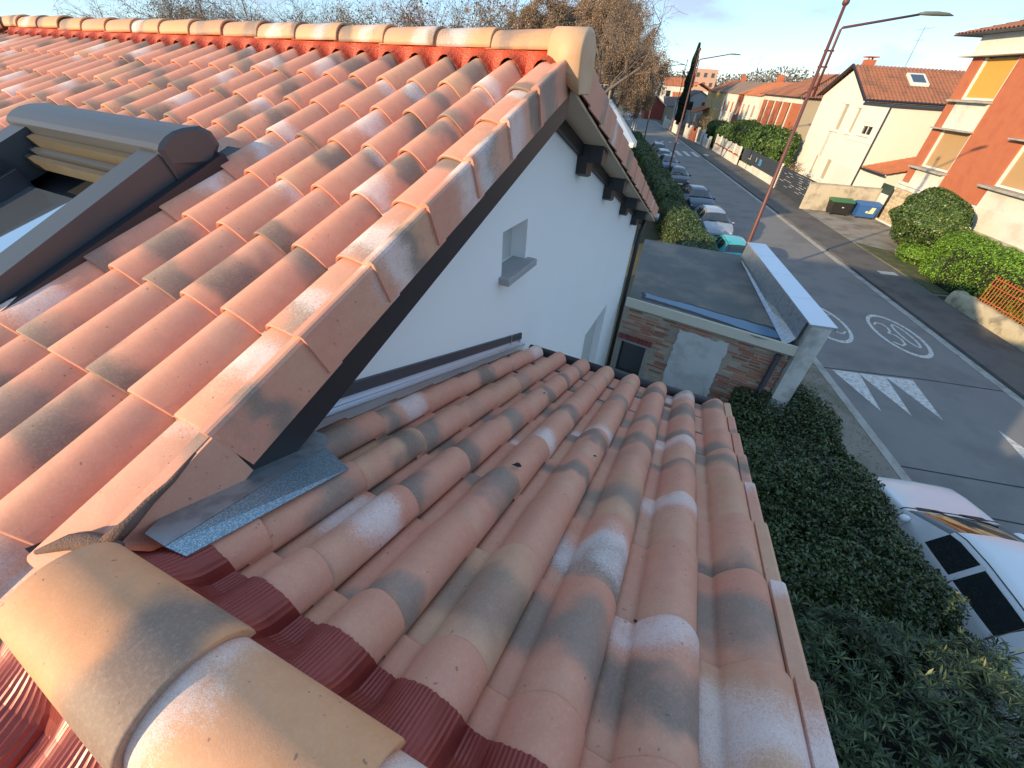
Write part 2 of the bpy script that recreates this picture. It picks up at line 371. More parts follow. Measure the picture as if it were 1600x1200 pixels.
# ================================================================= TILES
P = .223; EX = .36; TL = .425; HH = .090; TH = .013; SLOPE = RAD(20.119); TILT = .019
cs, sn_ = math.cos(SLOPE), math.sin(SLOPE); TAN = math.tan(SLOPE)
XS = [0, .002, .007, .015, .026, .040, .056, .074, .092, .108, .122, .134, .144, .152, .158, .1625, .166, .182, .205, .232]
def prof(x):
    if x <= .074:
        t = (.074-x)/.074; return HH*math.sqrt(max(0, 1-t*t*.97))
    if x < .166:
        t = (x-.074)/.092; return HH*(.20*(.5+.5*math.cos(math.pi*t))+.80*math.cos(math.pi/2*t)**.66)
    return 0.
def prof_edge(x): return prof(x) if x <= .074 else HH-.030*((x-.074)/.115)**2.2
def tile_arrays(length=TL, n=XS, prof=prof):
    tilt = -TILT/EX
    rings = [(0., .0045, 0), (.006, 0., 0), (length, 0., 0)]
    V = []; UVS = []; k = len(n)
    z0 = TILT+TH
    for (y, shrink, _) in rings:
        for x in n: V.append((x, y, z0+prof(x)-shrink+tilt*y)); UVS.append((x/P, y/TL))
    for y in (0.004, length):
        for x in n: V.append((x if x > .004 else x+.006, y, z0+prof(x)-TH+tilt*y)); UVS.append((x/P, y/TL))
    F = []; fl = []
    for r in range(2):
        for j in range(k-1): F.append((r*k+j, r*k+j+1, (r+1)*k+j+1, (r+1)*k+j)); fl.append(False)
    for j in range(k-1): F.append((3*k+j, 3*k+j+1, j+1, j)); fl.append(True)      # lower rim
    for j in range(k-1): F.append((3*k+j, 4*k+j, 4*k+j+1, 3*k+j+1)); fl.append(False)  # underside
    for (p0, p1) in ((0, 3), ): F.append((0, k, 4*k, 3*k)); fl.append(True)
    F.append((k, 2*k, 4*k)); fl.append(True)
    F.append((k-1, 3*k+k-1, 4*k+k-1, k+k-1)); fl.append(True); F.append((2*k-1, 5*k-1, 3*k-1)); fl.append(True)
    return np.array(V), F, fl, np.array(UVS)
def verge_arrays(length=TL, drop=.185, poly=None, flange=.045, t=.013):
    """L-shaped verge tile: flange on top, plate down the side; x grows outwards"""
    tilt = -TILT/EX
    sec = [(-flange, -.006), (-.012, .004), (-.003, .001), (.004, -.008), (.006, -drop), (-.007, -drop), (-.009, -.014), (-flange, -.019)]
    V = []; UVS = []
    for y in (0, length):
        for i, (x, z) in enumerate(sec):
            V.append((x, y, z+tilt*y+TILT)); UVS.append((i/8, y/TL))
    n = len(sec); F = [(i, (i+1) % n, n+(i+1) % n, n+i) for i in range(n)]+[tuple(range(n-1, -1, -1)), tuple(range(n, 2*n))]
    return np.array(V), F, [True]*len(F), np.array(UVS)
def ridge_arrays(length=.42, r0=.115, r1=.10, h0=.09, th=.013, n=14, full=math.pi):
    V = []; UVS = []; F = []; fl = []
    rings = [(0, r0-.003, h0-.003), (.006, r0, h0), (length, r1, h0*r1/r0)]
    inner = [(0.004, r0-th, h0-th), (length, r1-th, h0*r1/r0-th)]
    for (x, r, h) in rings+inner:
        for k in range(n+1):
            a = full*k/n-(full-math.pi)/2; V.append((x, -r*math.cos(a), h*math.sin(a))); UVS.append((k/n*1.2, x/TL))
    w = n+1
    for r in range(2):
        for j in range(n): F.append((r*w+j, r*w+j+1, (r+1)*w+j+1, (r+1)*w+j)); fl.append(False)
    for j in range(n): F.append((3*w+j, 3*w+j+1, j+1, j)); fl.append(True)
    for j in range(n): F.append((3*w+j, 4*w+j, 4*w+j+1, 3*w+j+1)); fl.append(False)
    F.append((0, w, 4*w, 3*w)); fl.append(True); F.append((w, 2*w, 4*w)); fl.append(True)
    F.append((n, 3*w+n, 4*w+n, w+n)); fl.append(True); F.append((w+n, 4*w+n, 2*w+n)); fl.append(True)
    return np.array(V), F, fl, np.array(UVS)
def uvmesh(name, V, F, fl, UV, m):
    me = D.meshes.new(name); me.from_pydata([tuple(v) for v in V], [], F)
    me.polygons.foreach_set('use_smooth', [not x for x in fl])
    ul = me.uv_layers.new(name='UVMap'); vi = np.empty(len(me.loops), dtype=np.int32); me.loops.foreach_get('vertex_index', vi)
    ul.data.foreach_set('uv', np.asarray(UV)[vi].ravel()); me.materials.append(m); fixn(me); return me
NEAR = Matrix(((1, 0, 0, 0), (0, cs, -sn_, 0), (0, sn_, cs, 0), (0, 0, 0, 1)))       # tile frame on slopes facing -Y
FAR = Matrix(((-1, 0, 0, 0), (0, -cs, sn_, 0), (0, sn_, cs, 0), (0, 0, 0, 1)))       # on slopes facing +Y
TA = tile_arrays(); tile_me = uvmesh('tile', *TA, M['tile'])
XL = [0, .02, .05, .08, .11, .14, .17, .232]; TAL = tile_arrays(n=XL)
VA = verge_arrays(); verge_me = uvmesh('verge_tile', *VA, M['tile'])
EDGE = uvmesh('tile', *tile_arrays(n=[q for q in XS if q < .16]+[.165, .175, .184, .190], prof=prof_edge), M['tile'])
def lay(parent, mats, limit, name, me, arr, m):
    """the nearest `limit` pieces are objects, the rest one joined part"""
    cpos = Vector((0, 0, CAMH)); mats = sorted(mats, key=lambda q: (q.translation-cpos).length)
    for q in mats[:limit]:
        o = D.objects.new(name, me); C.collection.objects.link(o); o.parent = parent
        j = Matrix.Translation((random.gauss(0, .0008), random.gauss(0, .0025), random.gauss(0, .0008))) @ Matrix.Rotation(random.gauss(0, .004), 4, 'Z')
        o.matrix_local = q @ j
    rest = mats[limit:]
    if rest:
        V, F, fl, UV = arr; n = len(V); allV = []; allF = []; allfl = []; allUV = []
        V4 = np.c_[V, np.ones(n)]
        for i, q in enumerate(rest):
            allV.append((V4 @ np.array(q).T)[:, :3]); allF += [tuple(a+i*n for a in f) for f in F]; allfl += fl; allUV.append(UV)
        me2 = uvmesh(name, np.vstack(allV), allF, allfl, np.vstack(allUV), m)
        link(name, me2, parent, kind='stuff')

# ---------------------------------------------------------------- main house
Z = lambda z: z+CAMH
house = thing('tiled_house', 'large white rendered house with a blended terracotta tile roof, skylight and gable beside the street', 'house')
RY = 2.93                                   # ridge line
P0 = Vector((-1.021, 2.72, Z(.065)))        # verge corner under the ridge
BASE = -(HH+TH+TILT)+.004                   # tile frame origin below the crest plane
def near_pt(x, k, z=0., off=0.):            # lower end of row k on the near slope
    p = P0+Vector((0, -cs, -sn_))*EX*k; nrm = Vector((0, -sn_, cs)); p += nrm*(BASE+z); p.x = x; return p
def far_crest(y): return P0.z+.02+(RY-P0.y)*TAN-(y-RY)*TAN
mats = []
ncol = 34
SKY_X0, SKY_X1 = -3.70, -2.30
for i in range(ncol):
    x0 = -1.227-P*i
    for k in range(1, 17):
        p = near_pt(x0, k)
        if x0 < -7.5 and k < 1+(-7.5-x0)/EX: continue
        if x0+P*.5 > SKY_X0-.02 and x0+P*.5 < SKY_X1 and p.y+.2 < 1.50 and p.y > -.95: continue
        if x0 > -1.40 and k > 8: continue
        if k == 8 and x0 > -1.70: p = near_pt(x0, 8.14, .002)
        if i == 0:
            o = link('tile', EDGE, house); o.matrix_local = Matrix.Translation(p) @ NEAR; continue
        mats.append(Matrix.Translation(p) @ NEAR)
for i in range(ncol-1):                     # far slope
    xj = -1.03-P*i
    for k in range(1, 17):
        y = RY+.12+cs*EX*k; z = far_crest(y)
        mats.append(Matrix.Translation(Vector((xj, y, z))+Vector((0, sn_, cs))*BASE) @ FAR)
lay(house, mats, 290, 'tile', tile_me, TA, M['tile'])
# verge tiles, near slope
for k in range(1, 8):
    p = P0+Vector((0, -cs, -sn_))*EX*k; o = link('verge_tile', verge_me, house); o.matrix_local = Matrix.Translation(p+Vector((.006, 0, -.010))) @ NEAR @ Matrix.Rotation(.034, 4, 'Z')
# last verge tile is cut off on the slant
def cutverge():
    L = EX*1.0; t = .013; tilt = 0
    out = [(.37, 0), (.345, -.188), (.156, -.193), (.045, -.07), (.065, 0)]   # (y, z)
    V = [(-.045, y, z*1.0) for y, z in ()]; mb = MB()
    V0 = [(.006, y, z) for y, z in out]+[(-.008, y, z) for y, z in out]; n = 5
    F = [tuple(range(n)), tuple(range(2*n-1, n-1, -1))]+[(i, (i+1) % n, n+(i+1) % n, n+i) for i in range(n)]
    V1 = [(-.05, .06, -.004), (-.05, .37, -.004), (-.004, .37, .003), (-.004, .06, .003), (-.05, .06, -.018), (-.05, .37, -.018), (-.004, .37, -.012), (-.004, .06, -.012)]
    F1 = [(0, 1, 2, 3), (7, 6, 5, 4), (0, 3, 7, 4), (1, 5, 6, 2), (0, 4, 5, 1), (3, 2, 6, 7)]
    V = V0+V1; F += [tuple(a+10 for a in f) for f in F1]
    return uvmesh('verge_tile', np.array(V), F, [True]*len(F), np.array([(v[0], v[1]/TL) for v in V]), M['tile'])
o = link('verge_tile', cutverge(), house); o.matrix_local = Matrix.Translation(P0+Vector((0, -cs, -sn_))*EX*8+Vector((.004, 0, -.004))) @ NEAR
# verge tiles, far slope (frame mirrored so the plate still faces +X)
FARV = Matrix(((1, 0, 0, 0), (0, -cs, sn_, 0), (0, sn_, cs, 0), (0, 0, 0, 1)))
for k in range(1, 17):
    y = RY+.10+cs*EX*k; p = Vector((-1.0, y, far_crest(y))); o = link('verge_tile', verge_me, house); o.matrix_local = Matrix.Translation(p+Vector((0, 0, -.012))) @ FARV
# ridge tiles
RA = ridge_arrays(.45, .125, .112, .105); ridge_me = uvmesh('ridge_tile', *RA, M['ridge'])
for i in range(16):
    x = -1.13-.408*i; o = link('ridge_tile', ridge_me, house)
    o.matrix_local = Matrix.Translation((x, RY-.01+random.gauss(0, .003), Z(.118)+random.gauss(0, .002))) @ Matrix.Rotation(math.pi, 4, 'Z') @ Matrix.Rotation(.018+random.gauss(0, .003), 4, 'Y')
# hip ridge tiles running down from the left end
for i in range(5):
    o = link('ridge_tile', ridge_me, house); t = .36*i
    o.matrix_local = Matrix.Translation((-7.62-t*.72, RY-.06-t*.72, Z(.10)-t*.27)) @ Matrix.Rotation(math.pi+.785, 4, 'Z') @ Matrix.Rotation(.27, 4, 'Y')
# ridge end cap: arched plate closing the ridge over the gable
mb = MB(); arc = [(RY-.01-.142*math.cos(t), Z(.105)+.125*math.sin(t)) for t in np.linspace(0, math.pi, 17)]
poly = [(RY-.128, Z(-.085)), (RY-.148, Z(.0))]+arc+[(RY+.135, Z(0)), (RY+.11, Z(-.085))]
inner = [(RY+(y-RY)*.86, Z(.0)+(z-Z(.0))*.92-.0) for y, z in poly]
rings = [(-1.15, poly), (-.955, poly), (-.945, inner)]
n_ = len(poly); V = [(x, y, z) for x, pl in rings for y, z in pl]; F = [(r*n_+i, r*n_+(i+1) % n_, (r+1)*n_+(i+1) % n_, (r+1)*n_+i) for r in range(2) for i in range(n_)]+[tuple(range(2*n_, 3*n_)), tuple(range(n_-1, -1, -1))]
V = np.array(V)
# narrow the throat so that it does not cut the tiles below
me = uvmesh('ridge_end_cap', V, F, [False]*(2*n_)+[True, True], np.c_[V[:, 1]*2, V[:, 2]*.4], M['ridge']); me.materials[0] = mat('pale_orange_terracotta', (.60, .36, .20), .6, .1, 9, (.62, .44, .30), 4, .6, bump=.2, bdist=.003)
V[:n_, 2] = np.maximum(V[:n_, 2], Z(.05)); me.vertices.foreach_set('co', V.ravel()); me.update()
link('ridge_end_cap', me, house)
# mesh ridge roll between ridge tiles and top row
def roll(name, x0, x1, step, y0, y1, crest, sign, m, pleat, joint, parent, lift=.008, nrow=9, amp=.0016, dirx=1):
    rows = []
    xs = np.arange(x0, x1, step)
    for r in range(nrow):
        t = r/(nrow-1); y = y0+(y1-y0)*t; row = []
        for i, x in enumerate(xs):
            ph = ((x-joint)*dirx) % P
            h = prof(ph); w = min(1, t*1.5); w = w*w*(3-2*w)
            z = crest(y)+(h-HH)*w*.93+lift+(1-t)**2*.02
            z += pleat*((-1)**i)*amp*(.3+.7*t)
            yy = y+random.uniform(-.0015, .0015)*(r == nrow-1)
            row.append((x, yy, z))
        rows.append(row)
    mb = MB(); mb.grid(rows); o = mb.make(name, m, parent); sd = o.modifiers.new('s', 'SOLIDIFY'); sd.thickness = .002; return o
crest_near = lambda y: P0.z+(y-P0.y)*TAN+.012
roll('ridge_roll', -7.5, -1.035, .012, RY-.10, 2.735, lambda y: crest_near(y), 1, M['roll_mesh'], 1, -1.227, house, lift=-.010, amp=.001)
# walls
WX = -1.28
wall_poly = [(-.9, 0), (-.9, Z(.0-(RY+.9)*TAN-.20)), (RY, Z(-.06)), (8.22, Z(-.06-(8.22-RY)*TAN)), (8.22, 0)]
def gable_with_openings():
    """gable built as strips round two real openings"""
    mb = MB(); T = .22
    def top(y): return Z(-.06-abs(y-RY)*TAN-.05)
    cuts = [(-.9, 0, None), (2.556, 2.975, (Z(-1.19), Z(-.875))), (5.62, 6.90, (Z(-5.35), Z(-3.25)))]
    ys = [-.9, 2.556, 2.975, 5.62, 6.90, 8.22]
    def quad(y0, y1, z0a, z0b, ztop0, ztop1, pk=False):
        pl = [(y0, z0a), (y1, z0b), (y1, ztop1)]+([(RY, Z(-.11))] if pk else [])+[(y0, ztop0)]
        mb.prism(pl, 'x', WX-T, WX)
    quad(ys[0], ys[1], 0, 0, top(ys[0]), top(ys[1]))
    quad(ys[1], ys[2], 0, 0, Z(-1.19), Z(-1.19)); quad(ys[1], ys[2], Z(-.875), Z(-.875), top(ys[1]), top(ys[2]), True)
    quad(ys[2], ys[3], 0, 0, top(ys[2]), top(ys[3]))
    quad(ys[3], ys[4], 0, 0, Z(-5.35), Z(-5.35)); quad(ys[3], ys[4], Z(-3.25), Z(-3.25), top(ys[3]), top(ys[4]))
    quad(ys[4], ys[5], 0, 0, top(ys[4]), top(ys[5]))
    return mb.make('gable_wall', M['render'], house)
gable_with_openings()
mb = MB(); mb.box(-9, WX-.23, -.6, -.4, 0, Z(-1.35)); mb.box(-9, WX-.23, 8.0, 8.2, 0, Z(-2.0)); mb.box(-9.2, -9.0, -.6, 8.2, 0, Z(-1.9)); mb.make('wall', M['render'], house)
for (y0, y1, z0, z1, nm) in ((2.556, 2.975, Z(-1.19), Z(-.875), 'window'), (5.62, 6.90, Z(-5.35), Z(-3.25), 'door')):
    mb = MB(); mb.box(WX-.19, WX-.13, y0, y1, z0, z1); mb.make(nm+'_panel', M['render_grey'], house)
mb = MB(); mb.bbox(WX-.12, WX+.085, 2.515, 3.03, Z(-1.245), Z(-1.188), .006); mb.make('window_sill', M['sill'], house)
# black barge boards, beige soffit, corbels
def slope_bar(mb, x0, x1, y0, y1, d0, d1, side):
    f = (lambda y: crest_near(y)-.012) if side < 0 else far_crest
    pl = [(y0, f(y0)+d0), (y1, f(y1)+d0), (y1, f(y1)+d1), (y0, f(y0)+d1)]
    mb.prism(pl, 'x', x0, x1)
mb = MB(); slope_bar(mb, -1.07, -1.04, .12, RY, -.345, -.10, -1); slope_bar(mb, WX+.002, -1.072, .12, RY, -.345, -.325, -1); mb.make('barge_board', M['black'], house)
mb = MB(); slope_bar(mb, WX+.002, -1.02, RY+.003, 8.55, -.235, -.215, 1); mb.make('soffit', M['soffit'], house)
mb = MB(); slope_bar(mb, WX+.002, WX+.05, RY+.003, 8.5, -.33, -.237, 1); mb.make('barge_board', M['black'], house)
for (yc, zz) in ((4.08, 0), (5.25, 0), (6.4, 0), (7.5, 0)):
    ft = far_crest(yc)-.24; mb = MB()
    mb.prism([(yc-.09, ft-.20), (yc+.0, ft-.235), (yc+.09, ft-.235), (yc+.09, ft+.0), (yc-.09, ft+.07)], 'x', WX+.004, WX+.10)
    mb.prism([(yc-.09, ft-.10), (yc+.09, ft-.12), (yc+.09, ft+.0), (yc-.09, ft+.07)], 'x', WX+.102, WX+.23)
    mb.make('purlin_end', M['black'], house)
mb = MB(); mb.tube([(WX+.07, 8.62, far_crest(8.55)-.20), (WX+.07, 8.35, far_crest(8.55)-.40), (WX+.07, 8.27, far_crest(8.55)-.62), (WX+.07, 8.27, .2)], .042, 10); mb.make('downpipe', M['black'], house, smooth=True)
mb = MB(); mb.tube([(-9, 8.62, far_crest(8.55)-.16), (-.98, 8.62, far_crest(8.55)-.16)], .06, 10); mb.make('gutter', M['zinc'], house, smooth=True)
# roof deck so that nothing shows through
mb = MB(); mb.add([(-8.9, -2.6, crest_near(-2.6)-.13), (-1.10, -2.6, crest_near(-2.6)-.13), (-1.10, RY, crest_near(RY)-.13), (-8.9, RY, crest_near(RY)-.13)], [(0, 1, 2, 3)])
mb.add([(-8.9, RY, crest_near(RY)-.13), (-1.10, RY, crest_near(RY)-.13), (-1.10, 8.4, far_crest(8.4)-.13), (-8.9, 8.4, far_crest(8.4)-.13)], [(0, 1, 2, 3)])
mb.make('roof_deck', M['black'], house)
# mortar where ridge and slope meet
mb = MB(); pth = [(-1.15, -.01, -.918), (-1.10, .03, -.905), (-1.05, .055, -.895), (-1.00, .07, -.890), (-.965, .075, -.887)]
def wob(p, q): return [(x+random.uniform(-.004, .004), y+random.uniform(-.004, .004), Z(z)+q) for x, y, z in p]
mb.tube(wob(pth, .0), [.006, .018, .022, .022, .012], 8)
mb.tube(wob([(-1.0, .075, -.885), (-.995, .12, -.868), (-1.0, .17, -.856), (-.998, .23, -.836), (-1.01, .30, -.812)], .0), [.020, .015, .011, .007, .003], 7)
o = mb.make('mortar_joint', M['mortar'], house, smooth=True)

# ---------------------------------------------------------------- skylight on the main roof
sk = link('roof_window', None, house); sk.location = (0, 0, 0)
def sp(x, y, h):  # point above the near crest plane; y measured along Y, h normal to the slope
    return Vector((x, y-sn_*h, crest_near(y)-.012+cs*h))
def sbox(mb, x0, x1, y0, y1, h0, h1, h0b=None, h1b=None):
    h0b = h0 if h0b is None else h0b; h1b = h1 if h1b is None else h1b
    V = [sp(x0, y0, h0), sp(x1, y0, h0), sp(x1, y1, h0b), sp(x0, y1, h0b), sp(x0, y0, h1), sp(x1, y0, h1), sp(x1, y1, h1b), sp(x0, y1, h1b)]
    return mb.add(V, [(0, 3, 2, 1), (4, 5, 6, 7), (0, 1, 5, 4), (1, 2, 6, 5), (2, 3, 7, 6), (3, 0, 4, 7)])
YT, YB = 1.20, -.75; X0, X1 = -3.62, -2.30
mb = MB(); sbox(mb, X1-.15, X1, YB, YT, -.12, -.055, -.06, .135); sbox(mb, X0, X0+.15, YB, YT, -.12, -.055, -.06, .135); sbox(mb, X0, X1, YB-.12, YB, -.06, -.012); mb.make('frame_cladding', M['slate_metal'], sk)
mb = MB(); sbox(mb, X1+.002, X1+.055, YB-.1, YT+.22, -.10, -.045, -.10, .03); sbox(mb, X0-.055, X0-.002, YB-.1, YT+.22, -.10, -.045, -.10, .03); sbox(mb, X0-.05, X1+.05, YT+.25, YT+.36, -.10, -.03); mb.make('flashing', M['slate_dark'], sk)
# hood: rounded box along X
hp = [(1.20, .085), (1.205, .148), (1.225, .163), (1.26, .174), (1.30, .177), (1.346, .170), (1.41, .148), (1.44, .11), (1.44, .055), (1.37, .01)]
V = []; mb = MB()
for x in (X0-.04, X1-.02): V += [sp(x, y, h) for y, h in hp]
n_ = len(hp); mb.add(V, [(i, (i+1) % n_, n_+(i+1) % n_, n_+i) for i in range(n_)]+[tuple(range(n_))]); mb.make('hood', M['slate_metal'], sk)
mb = MB(); hp2 = [(1.31+(y-1.31)*1.06, .10+(h-.10)*1.05) for y, h in hp]; hp2[0] = (1.19, .02); hp2[-1] = (1.36, -.01); V = []
for x, q in ((X1-.022, hp2), (X1+.012, hp2), (X1+.024, [(1.31+(y-1.31)*.88, .10+(h-.10)*.9) for y, h in hp])): V += [sp(x, y, h) for y, h in q]
mb.add(V, [(r*n_+i, r*n_+(i+1) % n_, (r+1)*n_+(i+1) % n_, (r+1)*n_+i) for r in range(2) for i in range(n_)]+[tuple(range(2*n_, 3*n_)), tuple(range(n_-1, -1, -1))]); mb.make('hood_end_cap', M['slate_metal'], sk)
for q in range(3):
    mb = MB(); sbox(mb, X0+.16, X1-.16, 1.165-q*.040, 1.195-q*.040, .04-q*.028, .105-q*.032-(.012 if q % 2 else 0)); mb.make('frame_rail', M['pine' if q % 2 == 0 else 'slate_metal'], sk)
mb = MB(); sbox(mb, X0+.156, X0+.20, YB, 1.0, -.11, -.03, -.11, .08); sbox(mb, X0+.20, X0+.25, YB, 1.0, -.11, -.06, -.11, .03); sbox(mb, X1-.20, X1-.156, YB, 1.0, -.11, -.04, -.11, .02); mb.make('sash_rail', M['slate_dark'], sk)
mb = MB(); sbox(mb, X0+.252, X1-.202, YB, .985, -.10, -.092, -.06, -.052); mb.make('pane', M['roofglass'], sk)
mb = MB(); sbox(mb, X0+.1, X1-.1, YB, 1.25, -.22, -.20); mb.make('blind', M['slate_dark'], sk)

# ---------------------------------------------------------------- lower extension
ext = thing('low_extension', 'small low extension with a terracotta roof abutting the white gable wall', 'house')
L0 = Vector((-1.101, 3.009, Z(-1.978)))
crestL = lambda y: L0.z+(L0.y-y)*TAN
EY = -.02                                   # its ridge
mats = []
JX = L0.x+.074
for i in range(0, 8):
    for k in range(0, 9):
        p = L0+Vector((0, -cs, sn_))*EX*k+Vector((0, sn_, cs))*BASE
        if k > 7: continue
        p.x = JX+P*i; mats.append(Matrix.Translation(p) @ FAR)
ZR = crestL(EY)
crestE = lambda y: ZR-.005+(y-EY)*TAN       # near slope crest
for i in range(0, 7):
    for k in range(1, 6):
        y = EY-.10-cs*EX*k+(.0 if k == 1 else 0); p = Vector((-.98+P*i, y, crestE(y)))+Vector((0, -sn_, cs))*BASE
        mats.append(Matrix.Translation(p) @ NEAR)
lay(ext, mats, 300, 'tile', tile_me, TA, M['tile'])
TS = tile_arrays(.27); ts_me = uvmesh('tile', *TS, M['tile'])      # top course is cut short under the ridge
for i in range(8):
    p = L0+Vector((0, -cs, sn_))*EX*8+Vector((0, sn_, cs))*BASE; p.x = JX+P*i
    o = link('tile', ts_me, ext); o.matrix_local = Matrix.Translation(p) @ FAR
for k in range(0, 9):
    p = L0+Vector((0, -cs, sn_))*EX*k; p.x = .562; o = link('verge_tile', verge_me, ext); o.matrix_local = Matrix.Translation(p+Vector((0, 0, -.030))) @ FARV
M['ridge_smoked'] = tile_material('smoke_banded_ridge', terra=(.66, .31, .15), fix=(.3, .22, .3, 1., 0., .9))
M['ridge_slip'] = tile_material('white_slipped_ridge', terra=(.66, .31, .15), white_p=.5, fix=(.3, .0, .3, 0., 1., .72))
EA = ridge_arrays(.42, .118, .103, .092, th=.016, n=30); er_me = uvmesh('ridge_tile', *EA, M['ridge'])
for i in range(5):
    x1 = -.545+.355*i; o = link('ridge_tile', er_me if i > 1 else uvmesh('ridge_tile', *EA, M[('ridge_smoked', 'ridge_slip')[i]]), ext)
    o.matrix_local = Matrix.Translation((x1, EY, ZR-.012+random.gauss(0, .001))) @ Matrix.Rotation(math.pi, 4, 'Z') @ Matrix.Rotation(.032, 4, 'Y')
roll('ridge_roll', -.99, .54, .0045, EY+.06, .185, lambda y: crestL(y), 1, M['roll'], 1, JX, ext, lift=.006, dirx=-1, amp=.0016)
roll('ridge_roll', -.98, .54, .0045, EY-.06, EY-.215, lambda y: crestE(y), 1, M['roll'], 1, -.98, ext, lift=.010, amp=.0016)
mb = MB(); EYE = 3.0
mb.box(-1.26, .50, -1.5, -1.4, 0, crestE(-1.4)-.2); mb.box(-1.26, .50, 2.75, 2.9, 0, crestL(2.9)-.2); mb.prism([(-1.5, 0), (2.9, 0), (2.9, crestL(2.9)-.14), (EY, ZR-.14), (-1.5, crestE(-1.5)-.14)], 'x', .38, .51); mb.make('wall', M['render'], ext)
mb = MB(); mb.add([(-1.27, EY, ZR-.12), (.54, EY, ZR-.12), (.54, 2.97, crestL(2.97)-.105), (-1.27, 2.97, crestL(2.97)-.105)], [(0, 1, 2, 3)]); mb.add([(-1.0, EY, ZR-.12), (.54, EY, ZR-.12), (.54, -1.6, crestE(-1.6)-.105), (-1.0, -1.6, crestE(-1.6)-.105)], [(0, 1, 2, 3)]); mb.make('roof_deck', M['black'], ext)
mb = MB(); mb.tube([(-1.2, 3.06, crestL(3.06)-.09), (.56, 3.06, crestL(3.06)-.09)], .055, 10); mb.make('gutter', M['black'], ext, smooth=True)
# wall flashing
mb = MB(); pl = [(.55, crestL(.55)+.02), (2.99, crestL(2.99)+.02), (2.99, crestL(2.99)+.085), (.55, crestL(.55)+.085)]; mb.prism(pl, 'x', WX+.002, WX+.018); mb.make('flashing_strip', M['zinc_dark'], ext)
mb = MB(); mb.prism([(.55, crestL(.55)-.03), (2.99, crestL(2.99)-.03), (2.99, crestL(2.99)-.022), (.55, crestL(.55)-.022)], 'x', WX+.002, -1.225)
mb.prism([(.55, crestL(.55)-.02), (2.99, crestL(2.99)-.02), (2.99, crestL(2.99)+.019), (.55, crestL(.55)+.019)], 'x', WX+.003, WX+.009); mb.make('flashing_gutter', M['zinc_bright'], ext)
mb = MB(); mb.tube([(WX+.02, .80+1.95, crestL(2.75)+.0), (WX+.025, .80+1.95, crestL(2.75)+.10)], .006, 6); mb.make('flashing_clip', M['zinc_bright'], ext)
# galvanised sheet tucked under the verge
def gs(x, y, h): return (x, y, crestL(y)+h)
mb = MB(); mb.add([gs(-.895, .125, .02), gs(-.850, .135, .004), gs(-.850, .60, .004), gs(-.995, .635, .012)], [(0, 1, 2, 3)])
o = mb.make('galvanised_flashing', M['galva'], ext); o.modifiers.new('s', 'SOLIDIFY').thickness = .003
top_pts = [gs(-.896, .125, .021), gs(-.996, .635, .013), gs(-1.02, .675, .012), gs(-1.06, .695, .012), gs(-1.11, .69, .012), gs(-1.16, .665, .012), gs(-1.18, .60, .01), gs(-1.18, .40, .0), gs(-.98, .125, .01)]
mb = MB(); mb.add(top_pts, [tuple(range(9))]); o = mb.make('galvanised_flashing', M['zinc'], ext); o.modifiers.new('s', 'SOLIDIFY').thickness = .003

# ================================================================= NEIGHBOUR: brick building with flat roof
M['brickmortar'] = mat('sandy_mortar', (.40, .35, .28), .95, .2, 5, (.22, .19, .15), 2.5, .6, bump=.7, bdist=.01)
M['brick'] = mat('old_toulouse_brick', (.37, .15, .10), .9, .18, 9, (.38, .27, .18), 8, .5, bump=.5, bdist=.004, island=.28, hi=(.40, .31, .22))
M['felt'] = mat('worn_roofing_felt', (.125, .125, .12), .85, .25, 1.6, (.21, .18, .15), .8, .8, bump=.5, bdist=.006)
M['cream_paint'] = mat('cream_painted_fascia', (.62, .58, .48), .75, .05, 2)
M['plaster'] = mat('grey_plaster_patch', (.55, .56, .55), .9, .08, 2.5, (.36, .36, .34), 3, .5, bump=.4, bdist=.005)
nb = thing('brick_outbuilding', 'old brick outbuilding with a flat felt roof, plastered-up doorway and cream fascia', 'building')
ZF = Z(-3.6)
roofp = [(-1.125, 8.16), (2.058, 7.79), (1.72, 8.2), (.95, 12.55), (-1.6, 12.42), (-1.6, 9.0)]
mb = MB(); rp = [(-1.10, 8.2), (2.02, 7.84), (.985, 12.58), (-1.62, 12.42)]
mb.add([(x, y, ZF) for x, y in rp]+[(x, y, ZF-.2) for x, y in rp], [(0, 1, 2, 3), (7, 6, 5, 4), (0, 4, 5, 1), (1, 5, 6, 2), (2, 6, 7, 3), (3, 7, 4, 0)]); mb.make('flat_roof', M['felt'], nb)
# rainwater standing along the front of the roof
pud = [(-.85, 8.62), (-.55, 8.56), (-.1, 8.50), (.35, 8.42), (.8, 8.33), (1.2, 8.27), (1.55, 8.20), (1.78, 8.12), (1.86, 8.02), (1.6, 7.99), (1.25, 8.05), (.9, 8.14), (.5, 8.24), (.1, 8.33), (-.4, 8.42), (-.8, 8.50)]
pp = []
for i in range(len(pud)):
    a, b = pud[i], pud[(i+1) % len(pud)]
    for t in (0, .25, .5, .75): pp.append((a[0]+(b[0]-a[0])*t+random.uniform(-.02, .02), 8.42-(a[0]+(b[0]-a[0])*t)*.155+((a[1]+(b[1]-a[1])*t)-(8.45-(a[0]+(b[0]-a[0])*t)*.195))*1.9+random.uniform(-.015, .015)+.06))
m, nt_, b_ = newmat('blue_tinted_water'); b_.inputs['Base Color'].default_value = (.07, .15, .25, 1); b_.inputs['Roughness'].default_value = .22; b_.inputs['Specular IOR Level'].default_value = .4; M['water'] = m  # blue is in the base colour itself; reflections kept weak
mb = MB(); mb.add([(x, y, ZF+.006) for x, y in pp], [tuple(range(len(pp)))]); mb.make('puddle', M['water'], nb)
